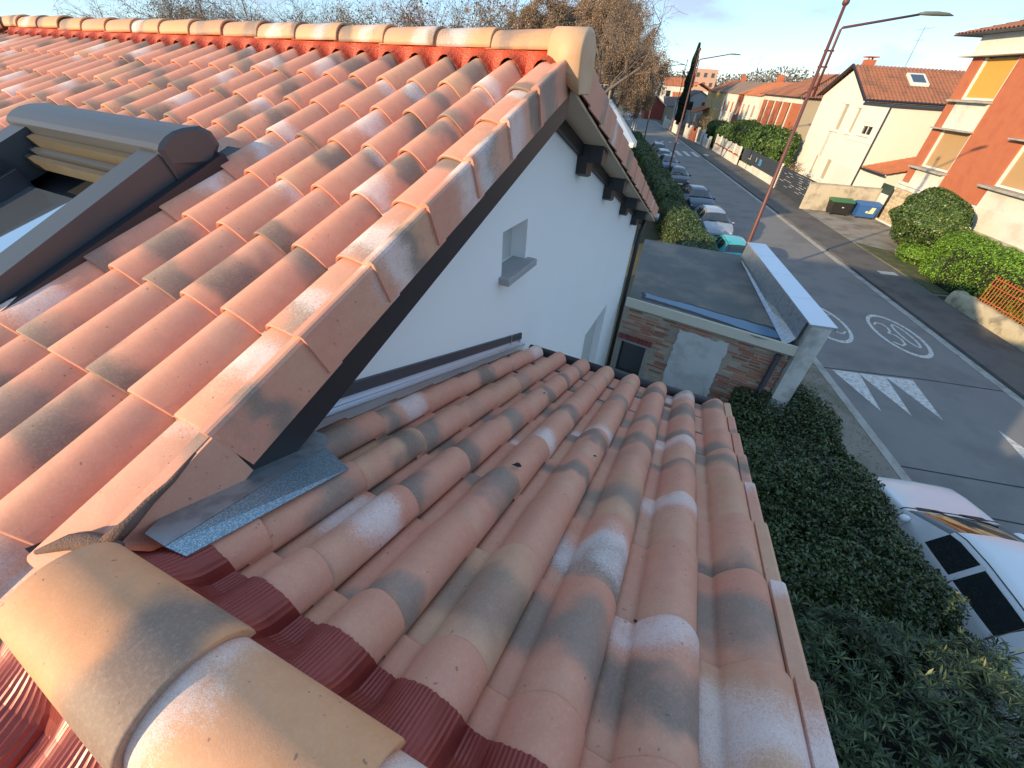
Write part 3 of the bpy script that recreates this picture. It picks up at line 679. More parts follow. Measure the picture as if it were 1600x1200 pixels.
mb = MB(); mb.add([(x+(x-.4)*.06+random.uniform(-.03, .03), (8.46-x*.16)+(y-(8.46-x*.16))*1.6, ZF+.003) for x, y in pp], [tuple(range(len(pp)))]); mb.make('wet_stain', mat('wet_felt', (.03, .032, .035), .7, .2, 5), nb)
m_fd = math.atan2(-.37, 3.18)
mb = MB(); mb.bbox(0, 3.2, -.035, .0, -.17, .03, .006); o = mb.make('fascia_board', M['cream_paint'], nb); o.location = (-1.13, 8.165, ZF); o.rotation_euler = (0, 0, m_fd)
# front wall frame: local x along the wall, y into it
fw = lambda x, y, z: (x, 8.15-(x+1.1)*.116+y, z)
mb = MB()
def wbox(mb, x0, x1, y0, y1, z0, z1):
    return mb.add([fw(x0, y0, z0), fw(x1, y0, z0), fw(x1, y1, z0), fw(x0, y1, z0), fw(x0, y0, z1), fw(x1, y0, z1), fw(x1, y1, z1), fw(x0, y1, z1)],
                  [(0, 3, 2, 1), (4, 5, 6, 7), (0, 1, 5, 4), (1, 2, 6, 5), (2, 3, 7, 6), (3, 0, 4, 7)])
ZW = ZF-.205
wx0, wx1, wz0, wz1 = -1.08, -.42, Z(-5.5), Z(-4.55)
wbox(mb, -1.14, wx0, .05, .3, 0, ZW); wbox(mb, wx1, 1.98, .05, .3, 0, ZW); wbox(mb, wx0, wx1, .05, .3, 0, wz0); wbox(mb, wx0, wx1, .05, .3, wz1, ZW)
mb.make('wall', M['brickmortar'], nb)
brick_mes = []
for L in (.40, .28, .20, .13):
    mb = MB(); mb.bbox(-L/2, L/2, 0, .045, -.021, .021, .005); brick_mes.append((L, mb))
made = 0; bl = []
px0, px1, pz0, pz1 = .05, .99, Z(-5.45), Z(-3.93)
for r in range(44):
    z = ZW-.045-r*.062
    if z < 1.2: break
    x = -1.13+random.uniform(0, .12)
    while x < 1.93:
        L, _ = random.choice(brick_mes[:3])
        if x+L > 1.97: L = .13
        xc = x+L/2; x += L+.018
        if xc+L/2 > wx0-.05 and xc-L/2 < wx1+.03 and wz0-.03 < z < wz1+.13: continue
        if xc+L/2 > px0+.02 and xc-L/2 < px1-.02 and pz0+.02 < z < pz1: continue
        if xc < -.95 and z > wz0: continue
        if random.random() < .03: continue
        bl.append((xc, z, L))
cc = Vector((0, 0, CAMH)); bl.sort(key=lambda t: (Vector(fw(t[0], 0, t[1]))-cc).length)
bme = {}
for L, mb in brick_mes:
    me = D.meshes.new('brick'); me.from_pydata(mb.v, [], mb.f); me.materials.append(M['brick']); fixn(me); bme[L] = me
for xc, z, L in bl[:300]:
    o = link('brick', bme[L], nb); o.location = fw(xc, .048-random.uniform(.004, .022), z); o.rotation_euler = (0, random.gauss(0, .006), -.1155+random.gauss(0, .006)); o.scale = (1, 1, random.uniform(.85, 1.08))
if bl[300:]:
    mb = MB()
    for xc, z, L in bl[300:]: wbox(mb, xc-L/2, xc+L/2, .035, .07, z-.02, z+.02)
    mb.make('brick', M['brick'], nb, kind='stuff')
# plastered-up doorway with ragged edges
mb = MB(); edge = []
for i in range(13): edge.append((px0+(px1-px0)*i/12+(.0), pz1+random.uniform(-.035, .03)))
for i in range(1, 22): edge.append((px1+random.uniform(-.025, .03)+.03*i/22, pz1+(pz0-pz1)*i/22))
for i in range(1, 10): edge.append((px1-(px1-px0)*i/10+.03, pz0+random.uniform(-.03, .03)))
for i in range(1, 22): edge.append((px0+random.uniform(-.025, .025), pz0+(pz1-pz0)*i/22))
n_ = len(edge); mb.add([fw(x, .012, z) for x, z in edge]+[fw(x, .05, z) for x, z in edge], [tuple(range(n_))]+[(i, (i+1) % n_, n_+(i+1) % n_, n_+i) for i in range(n_)]); mb.make('plaster_patch', M['plaster'], nb)
mb = MB(); wbox(mb, wx0, wx1, .16, .18, wz0, wz1); wn_ = mb.make('window', M['glass'], nb)
mb = MB(); wbox(mb, wx0, wx0+.05, .02, .158, wz0, wz1); wbox(mb, wx1-.05, wx1, .02, .158, wz0, wz1); wbox(mb, wx0+.051, wx1-.051, .02, .158, wz1-.05, wz1); wbox(mb, wx0+.051, wx1-.051, .02, .158, wz0, wz0+.05); mb.make('frame', mat('peeling_window_frame', (.30, .29, .27), .8, .2, 12), wn_)
mb = MB()
for i in range(9): wbox(mb, wx0-.04+i*.083, wx0+.035+i*.083, .0, .06, wz1+.012, wz1+.115)
mb.make('brick_lintel', mat('dark_red_brick', (.20, .055, .045), .85, .2, 12, island=.2), nb)
mb = MB(); mb.tube([fw(1.80, -.06, ZW), fw(1.78, -.07, .2)], .05, 10); mb.make('downpipe', M['black'], nb, smooth=True)
# street-side wall and its zinc-capped parapet (street is not square to the front)
q0, q1 = Vector((2.394, 7.786, 0)), Vector((1.336, 12.113, 0)); dv = (q1-q0).normalized(); wv = Vector((-dv.y, dv.x, 0))  # wv points back over the roof
ZP = Z(-3.1)
def pq(t, w, z): v = q0+dv*t+wv*w; return (v.x, v.y, z)
def pbox(mb, t0, t1, w0, w1, z0, z1):
    return mb.add([pq(t0, w0, z0), pq(t1, w0, z0), pq(t1, w1, z0), pq(t0, w1, z0), pq(t0, w0, z1), pq(t1, w0, z1), pq(t1, w1, z1), pq(t0, w1, z1)],
                  [(0, 3, 2, 1), (4, 5, 6, 7), (0, 1, 5, 4), (1, 2, 6, 5), (2, 3, 7, 6), (3, 0, 4, 7)])
PLN = (q1-q0).length
mb = MB(); pbox(mb, .03, PLN-.03, .04, .36, 0, ZP-.02); mb.make('street_wall', mat('stained_white_render', (.58, .56, .52), .9, .12, 3, (.28, .27, .25), 2.2, .7, bump=.5, bdist=.01), nb)
seg = [0, 1.15, 2.35, 3.5, PLN]
for i in range(4):
    mb = MB(); pbox(mb, seg[i]+.003, seg[i+1]-.003, -.015, .415, ZP-.015, ZP+.012)
    pbox(mb, seg[i]+.003, seg[i+1]-.003, -.018, -.004, ZP-.06, ZP-.0155); mb.make('coping', M['zinc_bright'], nb)
sg = np.linspace(.15, PLN, 8)
for i in range(7):
    mb = MB(); t0, t1 = sg[i]+.004, sg[i+1]-.004
    V = [pq(t0, .405, ZP-.02), pq(t1, .405, ZP-.02), pq(t1, .43, ZF+.14), pq(t0, .43, ZF+.14), pq(t1, .50-.03*t1, ZF+.05), pq(t0, .50-.03*t0, ZF+.05), pq(t1, .60-.05*t1, ZF+.01), pq(t0, .60-.05*t0, ZF+.01)]
    mb.add(V, [(0, 1, 2, 3), (3, 2, 4, 5), (5, 4, 6, 7)]); o = mb.make('parapet_flashing', M['zinc'], nb); o.modifiers.new('s', 'SOLIDIFY').thickness = .004

# ================================================================= FOLIAGE
def leaves_mesh(name, pos, nrm, size, aspect=.5, jit=.6, m=None, droop=0., rng=RNG, sizevar=.35):
    """one quad leaf per position, facing roughly along nrm"""
    n = len(pos); nrm = nrm+rng.normal(0, jit, (n, 3)); nrm /= np.linalg.norm(nrm, axis=1)[:, None]+1e-9
    t = rng.normal(0, 1, (n, 3)); t[:, 2] -= droop; t -= nrm*np.sum(t*nrm, axis=1)[:, None]; t /= np.linalg.norm(t, axis=1)[:, None]+1e-9
    w = np.cross(nrm, t); s = (size*(1+rng.uniform(-sizevar, sizevar, n)))[:, None]
    v = np.empty((n, 4, 3)); v[:, 0] = pos-t*s*.5; v[:, 1] = pos+w*s*aspect*.5+nrm*s*.07; v[:, 2] = pos+t*s*.5-nrm*s*.04; v[:, 3] = pos-w*s*aspect*.5+nrm*s*.07
    return quads_mesh(name, v, m)
def quads_mesh(name, v, m):
    n = len(v); me = D.meshes.new(name); me.vertices.add(4*n); me.vertices.foreach_set('co', v.reshape(-1)); me.loops.add(4*n)
    me.loops.foreach_set('vertex_index', np.arange(4*n, dtype=np.int32)); me.polygons.add(n)
    me.polygons.foreach_set('loop_start', np.arange(0, 4*n, 4, dtype=np.int32)); me.polygons.foreach_set('loop_total', np.full(n, 4, dtype=np.int32))
    me.update(); me.validate()
    if m: me.materials.append(m)
    return me
def lumps(p, seeds, amp, freq):
    """cheap smooth noise from a few random sines"""
    o = np.zeros(len(p))
    for k in range(6):
        d = seeds[k]; o += np.sin(p @ d[:3]*freq*(1+.5*k)+d[3])/(1+.5*k)
    return o*amp/2.5
def mk_seeds(rng): return [np.r_[rng.normal(0, 1, 3), rng.uniform(0, 6)] for _ in range(6)]
def hedge_box(pts_n, x0, x1, y0, y1, z0, z1, rng, bulge=.35, amp=.18, freq=2.0, top_only=0., side='all', depth=.16):
    """points and normals spread over the skin of a lumpy, round-shouldered box"""
    seeds = mk_seeds(rng); cx, cy, cz = (x0+x1)/2, (y0+y1)/2, (z0+z1)/2; hx, hy, hz = (x1-x0)/2, (y1-y0)/2, (z1-z0)/2
    areas = np.array([hy*hz, hy*hz, hx*hz, hx*hz, hx*hy*1.3]); areas /= areas.sum(); f = rng.choice(5, pts_n, p=areas)
    u = rng.uniform(-1, 1, (pts_n, 2)); p = np.empty((pts_n, 3)); nn = np.zeros((pts_n, 3))
    for k, (ax, sg_) in enumerate([(0, -1), (0, 1), (1, -1), (1, 1), (2, 1)]):
        q = f == k; o_ = [i for i in range(3) if i != ax]; p[q, ax] = sg_; p[q, o_[0]] = u[q, 0]; p[q, o_[1]] = u[q, 1]; nn[q, ax] = sg_
    # round the shoulders
    H = np.array([hx, hy, hz]); e = np.minimum(H, bulge)/H; core = np.clip(p, -(1-e), 1-e); d = (p-core)*H; L = np.linalg.norm(d, axis=1)[:, None]+1e-9
    R = np.minimum(bulge, H.min()); out = d/L; pos = core*H+out*np.minimum(L, R); nn = np.where(L > 1e-6, out, nn)
    pos += np.array([cx, cy, cz]); k = lumps(pos, seeds, amp, freq)+lumps(pos, seeds[::-1], amp*.45, freq*4.3); pos += nn*(k-rng.exponential(depth, pts_n))[:, None]
    return pos, nn
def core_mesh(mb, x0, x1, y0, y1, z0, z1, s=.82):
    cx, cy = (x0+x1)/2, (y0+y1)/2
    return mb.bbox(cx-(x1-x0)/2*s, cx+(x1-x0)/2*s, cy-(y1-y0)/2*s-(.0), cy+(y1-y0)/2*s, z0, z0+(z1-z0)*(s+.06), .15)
M['leaf_dark'] = leafmat('small_dark_leaves', (.020, .036, .012), (.042, .068, .021), (.13, .14, .035), .38, .5)
M['leaf_ole'] = leafmat('oleander_leaves', (.026, .043, .020), (.050, .078, .033), (.14, .14, .05), .45, .4)
M['leaf_mid'] = leafmat('hedge_leaves', (.035, .075, .018), (.062, .12, .028), (.11, .16, .035), .5, .4)
M['leaf_bright'] = leafmat('bright_hedge_leaves', (.06, .13, .012), (.105, .21, .02), (.15, .25, .03), .5, .4)
M['leaf_laurel'] = leafmat('laurel_leaves', (.028, .060, .018), (.050, .095, .025), (.20, .20, .03), .4, .5)
M['leaf_brown'] = leafmat('dead_brown_leaves', (.15, .105, .07), (.22, .155, .105), (.33, .25, .17), .8, .2)
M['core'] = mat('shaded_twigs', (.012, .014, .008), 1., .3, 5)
M['bark'] = mat('pale_plane_bark', (.24, .20, .15), .9, .2, 1.5, (.17, .13, .10), 1.2, .7)
M['bark_dark'] = mat('grey_brown_bark', (.13, .10, .085), .9, .2, 3)
M['twig'] = mat('brown_twigs', (.17, .125, .095), .9, .2, 2)
def hedge(name, label, cat, x0, x1, y0, y1, z0, z1, n, size, m, rng_seed, loc, rotz, amp=.18, bulge=.35, aspect=.5, jit=.7, group=None, depth=.14, freq=2.0, s=.82, taper=None):
    rng = np.random.default_rng(rng_seed); t = thing(name, label, cat, loc, rotz, group)
    p, nn = hedge_box(n, x0, x1, y0, y1, z0, z1, rng, bulge, amp, freq, depth=depth); p[:, 2] = np.maximum(p[:, 2], z0+.02)
    if taper: lim = x0+np.maximum(0, p[:, 1]-taper[0])*taper[1]; p[:, 0] = np.where(p[:, 0] < lim, lim+(lim-p[:, 0])*.3, p[:, 0])
    link('foliage', leaves_mesh('foliage', p, nn, size, aspect, jit, m, rng=rng), t, kind='stuff')
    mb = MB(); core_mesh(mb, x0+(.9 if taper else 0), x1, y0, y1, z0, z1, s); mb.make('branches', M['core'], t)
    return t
# near hedge beside the extension: clipped small-leaved part...
loc0 = S(4.15, 5.2); 
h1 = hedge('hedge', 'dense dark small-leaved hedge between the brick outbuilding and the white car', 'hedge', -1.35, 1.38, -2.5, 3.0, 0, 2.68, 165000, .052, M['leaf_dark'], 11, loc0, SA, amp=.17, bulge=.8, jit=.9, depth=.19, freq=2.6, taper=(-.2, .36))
rng = np.random.default_rng(5)
mb = MB()
for i in range(60):
    x, y = rng.uniform(-1.2, 1.35), rng.uniform(-2, 2.9); z = 2.3+rng.uniform(-.1, .12); dx, dy = rng.normal(0, .16), rng.normal(0, .16)
    mb.tube([(x, y, z-.2), (x+dx*.5, y+dy*.5, z+.12), (x+dx, y+dy, z+.26)], [.004, .003, .0015], 4)
mb.make('twig', M['twig'], h1, kind='stuff')
# ...and the oleander nearer the roof
def rosettes(centres, axes, rng, nl=(9, 15), L=.12, asp=.15):
    out = []
    for c, ax in zip(centres, axes):
        k = rng.integers(*nl); ax = ax/np.linalg.norm(ax); t = np.cross(ax, rng.normal(0, 1, 3)); t /= np.linalg.norm(t); b = np.cross(ax, t)
        for i in range(k):
            ph = i*2.4+rng.uniform(-.3, .3); el = rng.uniform(.1, 1.0); d = (t*math.cos(ph)+b*math.sin(ph))*math.cos(el)+ax*math.sin(el)
            w = np.cross(d, ax); w /= np.linalg.norm(w)+1e-9; l = L*rng.uniform(.7, 1.25); st = c-ax*rng.uniform(0, .10)
            m1 = st+d*l*.5+ax*l*.06; tip = st+d*l-ax*l*.08
            out.append([st, m1+w*l*asp*.5, tip, m1-w*l*asp*.5])
    return np.array(out)
ol = thing('oleander', 'oleander shrub with long narrow leaves at the near end of the hedge beside the roof', 'shrub', S(3.95, .9), SA)
rng = np.random.default_rng(21)
pp_, nn_ = hedge_box(8200, -1.35, 1.72, -3.2, 2.4, 0, 2.62, rng, .8, .28, 2.2, depth=.13)
q_ = pp_[:, 2] > .3; pp_ = pp_[q_]; nn_ = nn_[q_]; ax_ = nn_+np.array([0, 0, .7])+rng.normal(0, .35, nn_.shape)
link('foliage', quads_mesh('foliage', rosettes(pp_, ax_, rng), M['leaf_ole']), ol, kind='stuff')
pp_, nn_ = hedge_box(30, 1.2, 2.5, -1.2, 2.6, 1.4, 2.75, rng, .5, .3, 2.2, depth=.05)
link('foliage', quads_mesh('foliage', rosettes(pp_, nn_+np.array([.3, 0, .8]), rng, L=.15), M['leaf_ole']), ol, kind='stuff')
mb = MB()
for c_, a_ in zip(pp_, nn_): mb.tube([tuple(c_), tuple(c_-np.array([.35, .05, .6]))], [.004, .008], 5)
for i in range(70):
    x, y = rng.uniform(-1.1, 1.3), rng.uniform(-3, 2.2); mb.tube([(x*.5, y*.9, 0), (x*.8, y, 1.2), (x, y+rng.normal(0, .1), 2.2)], [.016, .01, .004], 5)
mb.make('stem', M['twig'], ol, kind='stuff')
mb = MB(); core_mesh(mb, -1.35, 1.75, -3.2, 2.2, 0, 2.55, .74); mb.make('branches', M['core'], ol)
# kerb-side debris and low growth beyond the outbuilding corner
rng = np.random.default_rng(8); n = 2600; p = np.c_[rng.uniform(5.6, 8.5, n), rng.uniform(6, 13, n), rng.uniform(.115, .14, n)]
p = p[(p[:, 0] > 8.45-.42*np.maximum(0, p[:, 1]-9.5)-rng.exponential(.5, n))]
w2 = np.array([list(S(a, b, z)) for a, b, z in p]); link('fallen_leaves', leaves_mesh('fallen_leaves', w2, np.tile([0, 0, 1.], (len(w2), 1)), .045, .6, .3, M['leaf_brown'], rng=rng), kind='stuff')
# left hedge along the parked cars, on a low wall
lw = thing('low_wall', 'long low white-capped garden wall between the left hedge and the parked cars', 'wall', S(6.72, 13.2), SA)
mb = MB(); mb.box(-.1, .1, 0, 62, 0, .55); mb.make('wall', M['concrete'], lw)
mb = MB(); mb.bbox(-.15, .15, -.02, 62, .552, .62, .01); mb.make('coping', mat('white_coping', (.6, .6, .58), .8, .1, 3), lw)
for i, (b0, b1) in enumerate(((13.0, 17.6), (17.6, 29), (29, 45), (45, 66))):
    hedge('hedge', ['bright green low shrub behind the flat roof next to the turquoise car', 'dark green clipped hedge right behind the flat roof, beside the silver car', 'dark green clipped hedge beside the black car', 'farthest stretch of dark green clipped hedge along the parked cars'][i],
          'hedge', -1.0, .75, 0, b1-b0, 0, (1.15, 1.75, 2.0, 2.1)[i], (9000, 26000, 20000, 16000)[i], (.085, .08, .11, .15)[i], M['leaf_laurel'], 31+i, S(5.75, b0), SA, amp=.16, bulge=.5, group='hedges along the left pavement')

# ================================================================= TREES
def tree_arrays(rng, h, spread, levels=5, lean=0., twig_drop=0., nb0=3, thin=1.):
    segs = []; tips = []
    def grow(p, d, L, r, lv):
        n = 3 if lv < 3 else 2; q = p
        for i in range(n):
            d2 = d+rng.normal(0, .10+.05*lv, 3); d2[2] += (.06 if lv < 3 else -.02-twig_drop*(lv-2)); d2 /= np.linalg.norm(d2)
            e = q+d2*L/n; r2 = r*(1-.28*(i+1)/n) if lv < 2 else r*(1-.4*(i+1)/n); segs.append((q, e, r*(1-.3*i/n), r2, lv)); q = e; d = d2
            if lv >= 1 and lv < levels and rng.random() < .75:
                s = d+rng.normal(0, .75, 3); s /= np.linalg.norm(s); grow(q, s, L*rng.uniform(.45, .65), r2*.5, lv+1)
        if lv < levels:
            for k in range(nb0 if lv == 0 else 2):
                s = d*.9+rng.normal(0, .55 if lv else .42, 3)*spread; s[2] = abs(s[2])*.6+.25 if lv < 2 else s[2]; s /= np.linalg.norm(s)
                grow(q, s, L*rng.uniform(.6, .82), r2*.66, lv+1)
        else: tips.append((q, d))
    grow(np.zeros(3), np.array([lean, 0, 1.]), h*.30, .022*h*thin, 0)
    return segs, tips
def tubes_mesh(name, segs, m, sides=4):
    A = np.array([s[0] for s in segs]); B = np.array([s[1] for s in segs]); ra = np.array([s[2] for s in segs]); rb = np.array([s[3] for s in segs])
    d = B-A; L = np.linalg.norm(d, axis=1)[:, None]; d /= L+1e-9; t = np.cross(d, np.array([.3, .8, .5])); t /= np.linalg.norm(t, axis=1)[:, None]; w = np.cross(d, t)
    n = len(A); ang = [2*math.pi*k/sides for k in range(sides)]
    ringA = np.stack([A+(t*math.cos(a)+w*math.sin(a))*ra[:, None] for a in ang], 1); ringB = np.stack([B+d*L*.02+(t*math.cos(a)+w*math.sin(a))*rb[:, None] for a in ang], 1)
    v = np.concatenate([ringA, ringB], 1).reshape(-1, 3); base = np.arange(n)[:, None, None]*2*sides
    f = np.array([[k, (k+1) % sides, sides+(k+1) % sides, sides+k] for k in range(sides)])[None]+base; f = f.reshape(-1)
    me = D.meshes.new(name); me.vertices.add(len(v)); me.vertices.foreach_set('co', v.ravel()); me.loops.add(len(f)); me.loops.foreach_set('vertex_index', f.astype(np.int32))
    k = len(f)//4; me.polygons.add(k); me.polygons.foreach_set('loop_start', np.arange(0, 4*k, 4, dtype=np.int32)); me.polygons.foreach_set('loop_total', np.full(k, 4, dtype=np.int32))
    me.polygons.foreach_set('use_smooth', [True]*k); me.update(); me.validate(); me.materials.append(m); return me
def tree_proto(seed, h, spread, levels, leafn, leafsize, bark, leafm, drop=0., nb0=3, thin=1., lean=0.):
    rng = np.random.default_rng(seed); segs, tips = tree_arrays(rng, h, spread, levels, lean, drop, nb0, thin)
    big = [s for s in segs if s[4] <= 1]; small = [s for s in segs if s[4] > 1]
    small = [(s[0], s[1], max(s[2], .008), max(s[3], .006), s[4]) for s in small]
    tr = tubes_mesh('trunk', big, bark, 7); cr_ = tubes_mesh('crown', small, M['twig'], 3); lf = None
    if leafn:
        src = [s for s in segs if s[4] >= levels-1]; idx = rng.integers(0, len(src), leafn); A = np.array([s[0] for s in src])[idx]; B = np.array([s[1] for s in src])[idx]
        p = A+(B-A)*rng.uniform(0, 1, (leafn, 1))+rng.normal(0, .09+.012*h, (leafn, 3)); p[:, 2] -= rng.exponential(.12, leafn)
        lf = leaves_mesh('foliage', p, rng.normal(0, 1, (leafn, 3)), leafsize, .8, .3, leafm, droop=.5, rng=rng)
    return tr, cr_, lf
def put_tree(protos, label, loc, rz, sc, group=None, name='bare_tree', cat='tree', wd=1.):
    t = thing(name, label, cat, loc, rz, group); t.scale = (sc*wd, sc*wd, sc)
    link('trunk', protos[0], t); c_ = link('crown', protos[1], t)
    if protos[2]: link('foliage', protos[2], t, kind='stuff')
    return t
PT = [tree_proto(101, 19, 1.0, 5, 95000, .15, M['bark'], M['leaf_brown'], .10, 4), tree_proto(102, 18, .9, 5, 95000, .15, M['bark'], M['leaf_brown'], .12, 4), tree_proto(103, 20, .85, 5, 95000, .15, M['bark'], M['leaf_brown'], .10, 4)]
PB = [tree_proto(201, 12, 1.1, 5, 0, .1, M['bark_dark'], None, .0, 4, .9), tree_proto(202, 13, 1.0, 5, 1500, .12, M['bark_dark'], M['leaf_brown'], .02, 3, .9), tree_proto(203, 12, 1.2, 5, 0, .1, M['bark_dark'], None, -.03, 4, .8)]
wherepl = ['nearest to the street behind the long white flat roof', 'right behind the white roof railing', 'second along the left pavement', 'set back behind the second tree of the row', 'third along the left pavement', 'set back behind the third tree of the row', 'fourth along the left pavement', 'far back, left of the fourth tree', 'last and farthest along the left pavement', 'just left of the ridge end cap', 'second left of the ridge end cap', 'leftmost of the brown trees, left of the ridge end cap', 'far back behind the ridge end cap']
rows = [(3.4, 66, .72, 0), (-.2, 82, .9, 1), (3.2, 77, .85, 2), (-2.5, 90, 1.0, 0), (3.4, 89, .95, 1), (.5, 98, 1.05, 2), (3.2, 103, 1.05, 0), (-4.5, 100, 1.05, 1), (3, 116, 1.1, 2), (-7, 82, .85, 2), (-11, 90, .85, 1), (-15, 84, .62, 0), (-8, 108, .9, 0)]
for i, (a, b, sc, k) in enumerate(rows):
    a -= 1.3 if b > 72 else .6
    put_tree(PT[k], 'tall brown-leaved plane tree '+wherepl[i], S(a, b), i*1.9, sc*1.25, 'tall winter trees left of the street', 'plane_tree', wd=.66 if a > .6 else .85)
O1 = 'first second third fourth fifth sixth seventh eighth ninth tenth eleventh twelfth thirteenth fourteenth fifteenth sixteenth seventeenth eighteenth nineteenth'.split()
ORD = O1+['twentieth']+['twenty-'+o for o in O1[:9]]+['thirtieth']+['thirty-'+o for o in O1[:9]]
rng = np.random.default_rng(9); nb_ = -1
for i in range(39):
    # scattered bare trees beyond the main ridge
    x = -84+i*1.85+rng.uniform(-1, 1); y = rng.uniform(36, 50)-.05*x
    nb_ += 1; gap = -21 < x < -15
    put_tree(PB[i % 3], 'bare grey-brown winter tree behind the roof ridge, '+ORD[nb_]+' from the left end of the ridge', (x, y, 0), rng.uniform(0, 6), rng.uniform(1.25, 1.6)*(.62 if gap else 1), 'bare trees behind the roof ridge')
# distant wood on the horizon
mbp = []; rng = np.random.default_rng(12); n = 70000
ang = rng.uniform(0, 1, n); a_ = -150+ang*520; b_ = rng.uniform(230, 300, n); hgt = 12.3+2.6*np.sin(a_*.09)+1.6*np.sin(a_*.31+1)+1.1*np.sin(a_*.9); z_ = hgt*(1-rng.uniform(0, 1, n)**1.3*.9)*np.clip(rng.normal(.93, .06, n), .6, 1)
w_ = np.c_[a_*sn.x+b_*su.x, a_*sn.y+b_*su.y, z_]
link('distant_wood', leaves_mesh('distant_wood', w_, rng.normal(0, 1, (n, 3)), 1.15, .6, .3, leafmat('far_winter_wood', (.12, .11, .10), (.15, .14, .125), (.12, .13, .10), .9, .1), rng=rng), kind='stuff')

# ================================================================= STREET FURNITURE
M['rust'] = mat('maroon_painted_steel', (.12, .042, .034), .5, .12, 4)
M['lampgrey'] = mat('dark_green_grey_lamp', (.12, .14, .12), .5, .1, 4)
def street_lamp(label, a, b, h, flip=1, group='street lamps along the left pavement'):
    t = thing('street_lamp', label, 'street lamp', S(a, b), SA, group)
    mb = MB(); mb.tube([(0, 0, 0), (0, 0, .9), (0, 0, h)], [.095, .088, .05], 14); mb.tube([(0, 0, 0), (0, 0, .35)], [.13, .13], 14); mb.make('pole', M['rust'], t, smooth=True)
    mb = MB(); mb.sph((0, 0, h+.08), .11, 12, 8); mb.make('finial', M['rust'], t, smooth=True)
    mb = MB(); mb.tube([(.18*flip, 0, h-2.5), (.18*flip, 0, h-.62), (.22*flip, 0, h-.56), (2.4*flip, 0, h-.14)], [.042, .042, .04, .034], 10); mb.make('arm', M['rust'], t, smooth=True)
    for z in (h-2.3, h-1.65, h-1.2):
        mb = MB(); mb.bbox(-.07 if flip > 0 else -.25, .25 if flip > 0 else .07, -.03, .03, z, z+.05, .006); mb.make('bracket', M['rust'], t)
    mb = MB(); x0 = 2.35*flip
    mb.add([(x0+flip*x, y, h-.15+z) for x, w, hh in ((0, .05, .05), (.12, .13, .08), (.5, .17, .09), (.85, .13, .07), (1.05, .03, .02)) for y, z in ((-w, 0), (-w*.7, hh), (w*.7, hh), (w, 0))],
           [(i*4+j, i*4+(j+1) % 4, (i+1)*4+(j+1) % 4, (i+1)*4+j) for i in range(4) for j in range(4)]+[(3, 2, 1, 0), (16, 17, 18, 19)]); mb.make('lamp_head', M['lampgrey'], t, smooth=True)
    return t
street_lamp('nearest maroon street lamp, standing by the turquoise car', 7.71, 20.1, 9.78)
street_lamp('maroon street lamp beside the black car in the middle of the parked row', 7.85, 45.8, 9.70)
street_lamp('farthest maroon street lamp on the left, beyond the last parked car', 7.8, 72.5, 9.6)
street_lamp('distant street lamp in front of the cypress with its arm reaching left', 14.7, 95, 10.7, -1, None)

